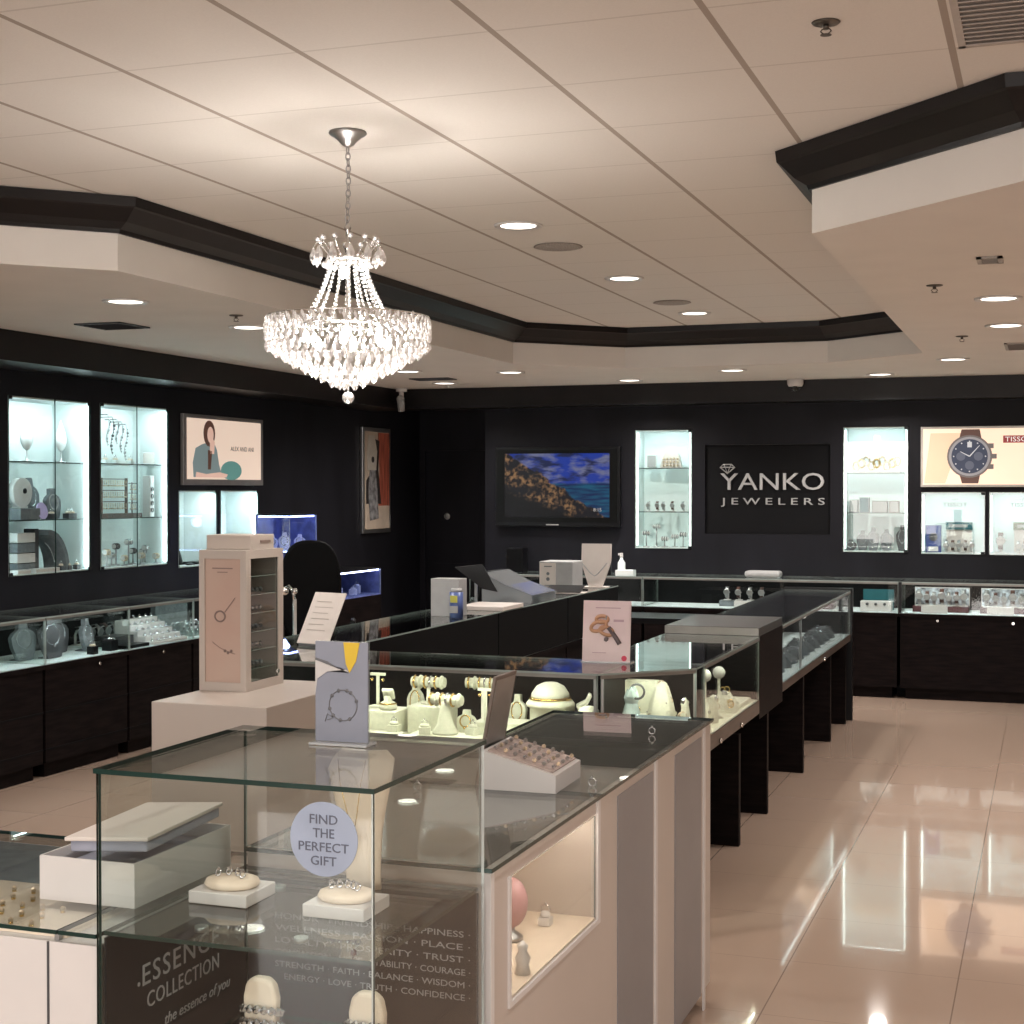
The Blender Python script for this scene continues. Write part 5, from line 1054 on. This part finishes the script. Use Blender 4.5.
# things inside and on it
def cushion(label, n):
    t = thing('cushion_tray', label, 'jewelry tray')
    mb = MB(); mb.box(-.063, .063, -.058, .058, 0, .024, 0, .002); mb.build('tray', M_white, t)
    mb = MB(); mb.lathe([(0, 0), (.050, 0), (.056, .006), (.052, .014), (.036, .018), (0, .019)], c=(0, 0, .0245), n=32, sy=.86); mb.build('cushion', M_cream, t)
    for k in range(n):
        a = -.9+1.8*k/max(1, n-1); c = (.034*math.sin(a), .008*math.cos(3*a), .046)
        mb = MB(); mb.tube([(c[0]+.0055*math.cos(b), c[1]+.003*math.sin(b), c[2]+.004+.0055*math.sin(b)) for b in [2*PI*i/12 for i in range(12)]], .0016, closed=True); mb.ball((c[0], c[1]-.002, c[2]+.011), .0045, 0, 1, sm=False); mb.build('earring', M_silver, t)
    return t
at(cushion('white cushion tray with earrings, left on the glass shelf', 4), (-1.495, 2.575, .906), 0); at(cushion('white cushion tray with earrings, right on the glass shelf', 5), (-1.245, 2.565, .906), 0)
t = thing('neck_form', 'tall cream neck form with thin pendant necklace inside the glass case', 'necklace bust', (-1.285, 2.69, .906))
mb = MB()
prof_ = [(.036, 0), (.037, .02), (.039, .06), (.045, .12), (.055, .17), (.065, .215), (.070, .24), (.066, .262), (.048, .278)]
L_ = []
for i, (hw, zz) in enumerate(prof_):
    yy = .02-.020*(zz/.28)**.5+(.02 if zz > .255 else 0)
    L_.append([mb._v((hw*math.sin(a), yy-(hw*.42)*math.cos(a)+.02, zz)) for a in [-1.57+3.14*k/10 for k in range(11)]]+[mb._v((hw*math.sin(a)*.92, yy-(hw*.42)*math.cos(a)+.03, zz)) for a in [1.57-3.14*k/10 for k in range(11)]])
for A, B in zip(L_, L_[1:]):
    for k in range(22): mb._f([A[k], A[(k+1) % 22], B[(k+1) % 22], B[k]], 0, True)
mb._f(L_[0][::-1]); mb._f(L_[-1]); mb.build('form', M_cream, t)
for s_ in (-1, 1):
    mb = MB(); mb.tube([(s_*.030, .008-.026, .266), (s_*.022, .002-.027, .22), (s_*.010+.004, -.001-.024, .16), (.004, .000-.020, .115)], .0008, n=5); mb.build('chain', M_gold, t)
mb = MB(); mb.ball((.004, -.020, .110), .007, 0, 1, sm=False); mb.build('pendant', mat('red_stone', (.30, .03, .05), .15), t)
for k, (x, y) in enumerate(((-1.40, 2.52), (-1.175, 2.51))):
    t = thing('bracelet_neck', ['cream rounded stand with silver bracelet, lower left in the glass case', 'cream rounded stand, lower right in the glass case'][k], 'bracelet stand', (x, y, .6005))
    mb = MB(); mb.plate([(-.032, 0), (.032, 0), (.034, .10), (.036, .14), (.030, .168), (.015, .18), (-.015, .18), (-.030, .168), (-.036, .14), (-.034, .10)], -.012, .012); o = mb.build('form', M_cream, t); md = o.modifiers.new('b', 'BEVEL'); md.width = .008; md.segments = 3
    mb = MB(); [mb.ball((.040*math.cos(a), .022*math.sin(a), .115-.008*math.sin(a)), .009, 0, 1, sm=False) for a in [2*PI*i/16 for i in range(16)]]; mb.build('bracelet', M_silver, t)
    if k == 0: mb = MB(); [mb.ball((.040*math.cos(a), .022*math.sin(a), .090-.008*math.sin(a)), .009, 0, 1, sm=False) for a in [2*PI*i/16 for i in range(16)]]; mb.build('bracelet', M_silver, t)
t = thing('sign_holder', 'upright grey poster in clear stand showing a charm bracelet on the glass case', 'sign holder', (-1.306, 2.672, 1.2005))
mb = MB(); mb.box(-.062, .062, -.022, .028, 0, .005, 0, .001); mb.build('foot', M_acry, t)
mb = MB(); mb.pane(-.0575, .0575, .0025, .004, .005, .203); mb.build('clear_back', [M_glass, M_gedgel], t)
mb = MB(); mb.box(-.0565, .0565, -.0025, .002, .006, .202); card = mb.build('poster_card', mat('poster_grey_blue', (.22, .235, .29), .5, var=.05), t)
pl('printed_yellow_ribbon', [(.005, .2015), (.040, .2015), (.032, .165), (.018, .142), (.010, .16)], mat('print_yellow', (.62, .42, .02), .5), -.0027, card)
pl('printed_light_sweep', [(-.056, .10), (-.052, .128), (-.03, .143), (.01, .148), (.018, .142), (-.02, .155), (-.056, .165)], mat('print_pale', (.50, .48, .47), .5), -.0027, card)
pl('printed_dark_sweep', [(-.056, .165), (-.02, .155), (.018, .142), (-.01, .152), (-.03, .163), (-.056, .17)], mat('print_charcoal', (.12, .12, .13), .5), -.0028, card)
mb = MB(); mb.tube([(.004+.030*math.cos(a), -.0030, .078+.030*math.sin(a)) for a in [2*PI*i/30 for i in range(30)]], .0011, closed=True, n=5); [mb.ball((.004+.030*math.cos(a), -.0032, .078+.030*math.sin(a)), .0042, 0, 1, (1, .2, 1)) for a in (.3, 1.0, 1.3, 1.9, 2.5, 3.4, 3.9, 4.5, 5.2)]
mb.tube([(-.035, -.003, .045), (-.03, -.003, .06), (-.018, -.003, .052), (-.03, -.003, .048)], .001, n=5); mb.build('printed_bracelet', mat('print_charcoal', (.12, .12, .13), .5), card)

# ================================================================== FOREGROUND: LOW COUNTERS
t = thing('display_counter', 'taupe counter with dark glass top and lit side niche behind the tall glass case', 'counter', (-1.612, 2.84, 0)); ox, oy = -1.612, 2.84; T = Matrix.Translation((-ox, -oy, 0))
X1, Y1, ZC = -1.062, 4.95, .93
NI = (2.965, 3.607, .628, .892)
mb = MB(T); panel_cells(mb, 'x', (X1-.30, X1), oy, Y1, .06, ZC-.002, [NI]); mb.box(ox, X1-.301, oy, Y1, .06, ZC-.002); mb.build('body', M_warmw, t)
mb = MB(T); mb.box(ox+.05, X1-.05, oy+.04, Y1-.05, 0, .06); mb.build('toe_kick', M_dgrey, t)
mb = MB(T); mb.box(X1-.292, X1-.288, NI[0]+.001, NI[1]-.001, NI[2]+.001, NI[3]-.001); mb.box(X1-.288, X1-.002, NI[0]+.001, NI[1]-.001, NI[2]+.001, NI[2]+.005); mb.build('niche_lining', M_cream, t)
mb = MB(T); mb.box(X1-.05, X1-.03, NI[0]+.03, NI[1]-.03, NI[3]-.012, NI[3]-.004); mb.build('niche_light', M_ledw, t)
mb = MB(T); mb.pane(X1-.004, X1-.001, NI[0]+.004, NI[1]-.004, NI[2]+.004, NI[3]-.004); mb.build('niche_glass', [M_glass, M_gedge], t)
mb = MB(T)
for q in ((NI[0]-.012, NI[0], NI[2]-.012, NI[3]+.0), (NI[1], NI[1]+.022, NI[2]-.012, NI[3]+.03), (NI[0], NI[1], NI[2]-.012, NI[2])): mb.box(X1, X1+.005, q[0], q[1], q[2], q[3])
mb.build('niche_frame', M_white, t)
mb = MB(T); mb.box(X1, X1+.003, 3.80, 4.17, .06, ZC-.03); mb.build('grey_panel', M_gpan, t)
mb = MB(T); mb.box(X1, X1+.003, 4.44, 4.80, .06, ZC-.03); mb.build('grey_panel', M_gpan, t)
for y in (4.19, 4.83): mb = MB(T); mb.box(X1, X1+.006, y, y+.022, .0, ZC-.004); mb.build('white_strip', M_white, t)
mb = MB(T); mb.box(X1-.012, X1+.006, oy-.002, oy+.018, .0, ZC-.004); mb.build('corner_strip', M_white, t)
mb = MB(T); mb.box(ox+.02, X1-.02, oy+.02, Y1-.02, ZC-.0015, ZC+.0005); mb.build('top_lining', mat('charcoal_lining', (.12, .108, .095), .7, var=.1), t)
for a, b in ((oy-.012, 3.62), (3.623, Y1)): mb = MB(T); mb.pane(ox, X1+.012, a, b, ZC+.001, ZC+.010); mb.build('glass_top', [M_glass, M_gedge], t)
zc = ZC+.0105
t = thing('pink_egg', 'pink round enamel ornament inside the lit side niche', 'ornament', (-1.20, 3.36, .634)); mb = MB(); mb.lathe([(0, 0), (.03, 0), (.028, .01), (.01, .022), (.01, .03)], n=20); mb.build('foot', M_steel, t); mb = MB(); mb.ball((0, 0, .088), .048, 0, 3, (.85, .85, 1.25)); mb.build('egg', M_pink, t)
t = thing('small_figurine', 'small white figurine at the front of the lit side niche', 'figurine', (-1.09, 3.13, .634)); mb = MB(); mb.lathe([(0, 0), (.018, 0), (.014, .02), (.018, .035), (.010, .05), (.013, .062), (0, .075)], n=14); mb.build('figure', M_white, t)
at(block('brown_jewel_box', 'small brown jewel box with open lid in the lit side niche', 'box', .06, .05, .03, M_brown, lid=M_gold), (-1.32, 3.57, .634))
at(ring_box('tiny white ring stand in front of the brown jewel box in the niche', M_white, M_white, w=.03, d=.03, h=.02), (-1.16, 3.50, .634))
t = thing('charm_tray', 'white sloping charm tray with rows of silver charms on the glass counter', 'tray', (-1.355, 3.575, zc), .03)
mb = MB(); mb.plate([(0, 0), (.195, 0), (.195, .045), (.0, .098)], .0, .235); mb.build('wedge', M_white, t)
mb = MB(); mb.m = Matrix.Translation((0, 0, .0985)) @ Matrix.Rotation(.264, 4, 'Y'); mb.box(.012, .19, .012, .223, 0, .004); mb.build('cushion', mat('taupe_fabric', (.44, .36, .33), .8, var=.2, scale=60), t)
for r in range(5):
    for k in range(7):
        mb = MB(Matrix.Translation((0, 0, .0985)) @ Matrix.Rotation(.264, 4, 'Y')); c = (.025+.030*k*.88, .035+.042*r, .011); mb.ball(c, .0065, 0, 1, (1, .8, 1), sm=False); mb.build('charm', (M_silver, M_gbrass, M_steel)[(r+k) % 3], t)
t = thing('leaning_mirror', 'narrow brown framed mirror leaning beside the white charm tray', 'mirror', (-1.388, 3.62, zc+.0)); 
mb = MB(Matrix.Rotation(.18, 4, 'Y')); mb.box(-.004, .004, 0, .16, .0, .285, 0, .001); mb.build('frame', mat('taupe_frame', (.17, .13, .11), .4), t)
mb = MB(Matrix.Rotation(.18, 4, 'Y')); mb.box(.0042, .0052, .01, .15, .02, .275); mb.build('mirror_glass', M_steel, t)
for k, (x, y) in enumerate(((-1.30, 4.02), (-1.10, 3.70), (-1.50, 3.50), (-1.16, 4.55))):
    t = thing('loose_ring', f'small loose silver ring on the glass counter, {["behind the charm tray", "near the right edge of the counter", "behind the neck form", "towards the far right end"][k]}', 'ring', (x, y, zc)); mb = MB(); mb.tube([(.010*math.cos(a), 0, .012+.010*math.sin(a)) for a in [2*PI*i/16 for i in range(16)]], .0018, closed=True); mb.build('band', M_silver, t); mb = MB(); mb.ball((0, 0, .025), .004, 0, 1, sm=False); mb.build('stone', M_steel, t)
# left low counter
t = thing('display_counter', 'low white counter with glass top at the left edge of the foreground', 'counter', (-3.4, 2.30, 0)); ox, oy = -3.4, 2.30; T = Matrix.Translation((-ox, -oy, 0))
mb = MB(T); mb.box(ox, -1.618, oy+.006, 2.93, .06, .875); mb.build('body', M_white, t); mb = MB(T); mb.box(ox+.04, -1.64, oy+.04, 2.9, 0, .06); mb.build('toe_kick', M_dgrey, t)
for x in (-2.3, -1.722): mb = MB(T); mb.box(x-.002, x+.002, oy+.004, oy+.006, .06, .875); mb.build('panel_gap', M_dgrey, t)
mb = MB(T); mb.box(-3.3, -1.70, oy+.03, 2.62, .8755, .880); mb.build('cream_pad', M_cream, t); mb = MB(T); mb.box(-3.3, -1.70, 2.621, 2.91, .8755, .880); mb.build('charcoal_pad', M_grey, t)
mb = MB(T); mb.pane(ox, -1.70, oy, 2.935, .891, .899); mb.build('glass_top', [M_glass, M_gedge], t); mb = MB(T); mb.pane(-1.697, -1.616, oy, 2.935, .891, .899); mb.build('glass_top', [M_glass, M_gedge], t)
mb = MB(T); [mb.box(x-.005, x+.005, y-.005, y+.005, .875, .891) for x in (-3.3, -2.5, -1.71) for y in (2.32, 2.92)]; mb.build('glass_spacers', M_steel, t)
def stud(label):
    t = thing('stud_earring', label, 'earring'); mb = MB(); mb.cyl((0, 0, 0), (0, 0, .004), .0045, n=10); mb.build('post', M_gold, t); mb = MB(); mb.ball((0, 0, .008), .006, 0, 1, sm=False); mb.build('stone', M_gbrass, t); return t
rd = random.Random(4)
for k in range(30):
    x = -1.80-.047*(k % 6)-.012*(k//6 % 2); y = 2.36+.048*(k//6)
    if x > -1.86 and y > 2.46: continue
    place('stud', stud, (x, y, .8802), rd.uniform(0, 3), 'small gold stud earring in the rows on the cream pad at far left', 'stud earrings on the cream pad')
t = thing('gift_box', 'open white gift box with its lid resting askew on the left counter', 'box', (-1.752, 2.645, .8995), 0)
w_, d_, h_ = .108, .18, .086
mb = MB(); mb.box(-w_, w_, -d_, d_, 0, .004); mb.box(-w_, -w_+.004, -d_, d_, .004, h_); mb.box(w_-.004, w_, -d_, d_, .004, h_); mb.box(-w_+.004, w_-.004, -d_, -d_+.004, .004, h_); mb.box(-w_+.004, w_-.004, d_-.004, d_, .004, h_); mb.build('tray', M_white, t)
mb = MB(); mb.box(-.10, .10, -.17, .17, .004, .06, 0, .01); mb.build('tissue', mat('blue_grey_tissue', (.30, .32, .40), .7), t)
mb = MB(Matrix.Translation((.012, .0, h_+.014)) @ Matrix.Rotation(.10, 4, 'Z') @ Matrix.Rotation(-.05, 4, 'Y')); mb.box(-.078, .100, -.175, .165, .022, .030, 0, .002); mb.build('lid', M_paper, t)
mb = MB(Matrix.Translation((.012, .0, h_+.014)) @ Matrix.Rotation(.10, 4, 'Z') @ Matrix.Rotation(-.05, 4, 'Y')); mb.box(-.070, .094, -.168, .158, .0, .0215, 0, .004); mb.build('cushion', mat('blue_grey_tissue', (.30, .32, .40), .7), t)
# ================================================================== WHITE PEDESTAL AND POSTER TOWER
t = thing('white_pedestal', 'taupe white pedestal block under the poster tower', 'pedestal', (-2.80, 4.30, 0)); mb = MB(); mb.box(0, .43, 0, .66, 0, 1.0, 0, .003); mb.build('block', M_warmw, t)
t = thing('poster_tower', 'white revolving display tower with bracelet poster and glass side', 'display tower', (-2.80, 4.60, 1.0005)); Wt, Dt, Ht = .185, .27, .49
mb = MB()
mb.box(0, Wt, 0, .012, 0, .03); mb.box(0, Wt, 0, .012, Ht-.03, Ht); mb.box(0, .022, 0, .012, .03, Ht-.03); mb.box(Wt-.022, Wt, 0, .012, .03, Ht-.03)
mb.box(0, Wt, Dt-.012, Dt, 0, Ht); mb.box(0, .012, .012, Dt-.012, 0, Ht); mb.box(.012, Wt, .012, Dt-.012, 0, .012); mb.box(.012, Wt, .012, Dt-.012, Ht-.012, Ht)
mb.box(Wt-.012, Wt, .012, .035, .012, Ht-.012); mb.box(Wt-.012, Wt, Dt-.035, Dt-.012, .012, Ht-.012); mb.box(Wt-.012, Wt, .035, Dt-.035, .012, .03); mb.box(Wt-.012, Wt, .035, Dt-.035, Ht-.03, Ht-.012); mb.build('frame', M_warmw, t)
mb = MB(); mb.box(.0, Wt-.01, .05, Dt-.05, Ht, Ht+.052, 0, .002); mb.build('cap', M_warmw, t)
mb = MB(); mb.box(.022, Wt-.022, .006, .010, .03, Ht-.03); pc = mb.build('poster', mat('tower_poster', (.56, .42, .35), .5, two=(.50, .34, .28), scale=3), t)
mb = MB(); mb.tube([(.08+.020*math.cos(a), .004, .26+.018*math.sin(a)) for a in [2*PI*i/20 for i in range(20)]], .003, closed=True); mb.tube([(.10, .004, .275), (.12, .004, .30), (.14, .004, .325)], .0012); mb.tube([(.05, .004, .17), (.08, .004, .15), (.12, .004, .135), (.14, .004, .13)], .001); [mb.ball((.10+.012*k, .004, .14-.006*(k % 2)), .006, 0, 1, (1, .3, 1)) for k in range(3)]; mb.build('printed_bracelets', mat('print_taupe', (.25, .18, .16), .5), pc)
mb = MB(); mb.box(.05, .13, .0045, .0055, .425, .429); mb.box(.07, .11, .0045, .0055, .412, .415); mb.build('print_lines', mat('print_taupe', (.25, .18, .16), .5), pc)
mb = MB(); mb.box(Wt-.009, Wt-.007, .12, .19, Ht+.024, Ht+.032); o = mb.build('cap_print', mat('print_taupe', (.25, .18, .16), .5), t)
mb = MB(); mb.pane(Wt-.008, Wt-.005, .036, Dt-.036, .031, Ht-.031); mb.build('glass_door', [M_glass, M_gedge], t)
for k in range(6):
    mb = MB(); mb.pane(.014, Wt-.014, .014, Dt-.014, .07+.065*k, .073+.065*k); mb.build('shelf', [M_shelfg, M_gedgel], t)
for k in range(5):
    mb = MB(); [mb.ball((.13, .05+.03*j, .085+.065*k), .010, 0, 1, sm=False) for j in range(6)]; mb.build('charm_row', M_silver if k % 2 else M_grey, t)
mb = MB(); mb.cyl((Wt, Dt-.05, .05), (Wt+.008, Dt-.05, .05), .008, n=14); mb.build('lock', M_chrome, t)
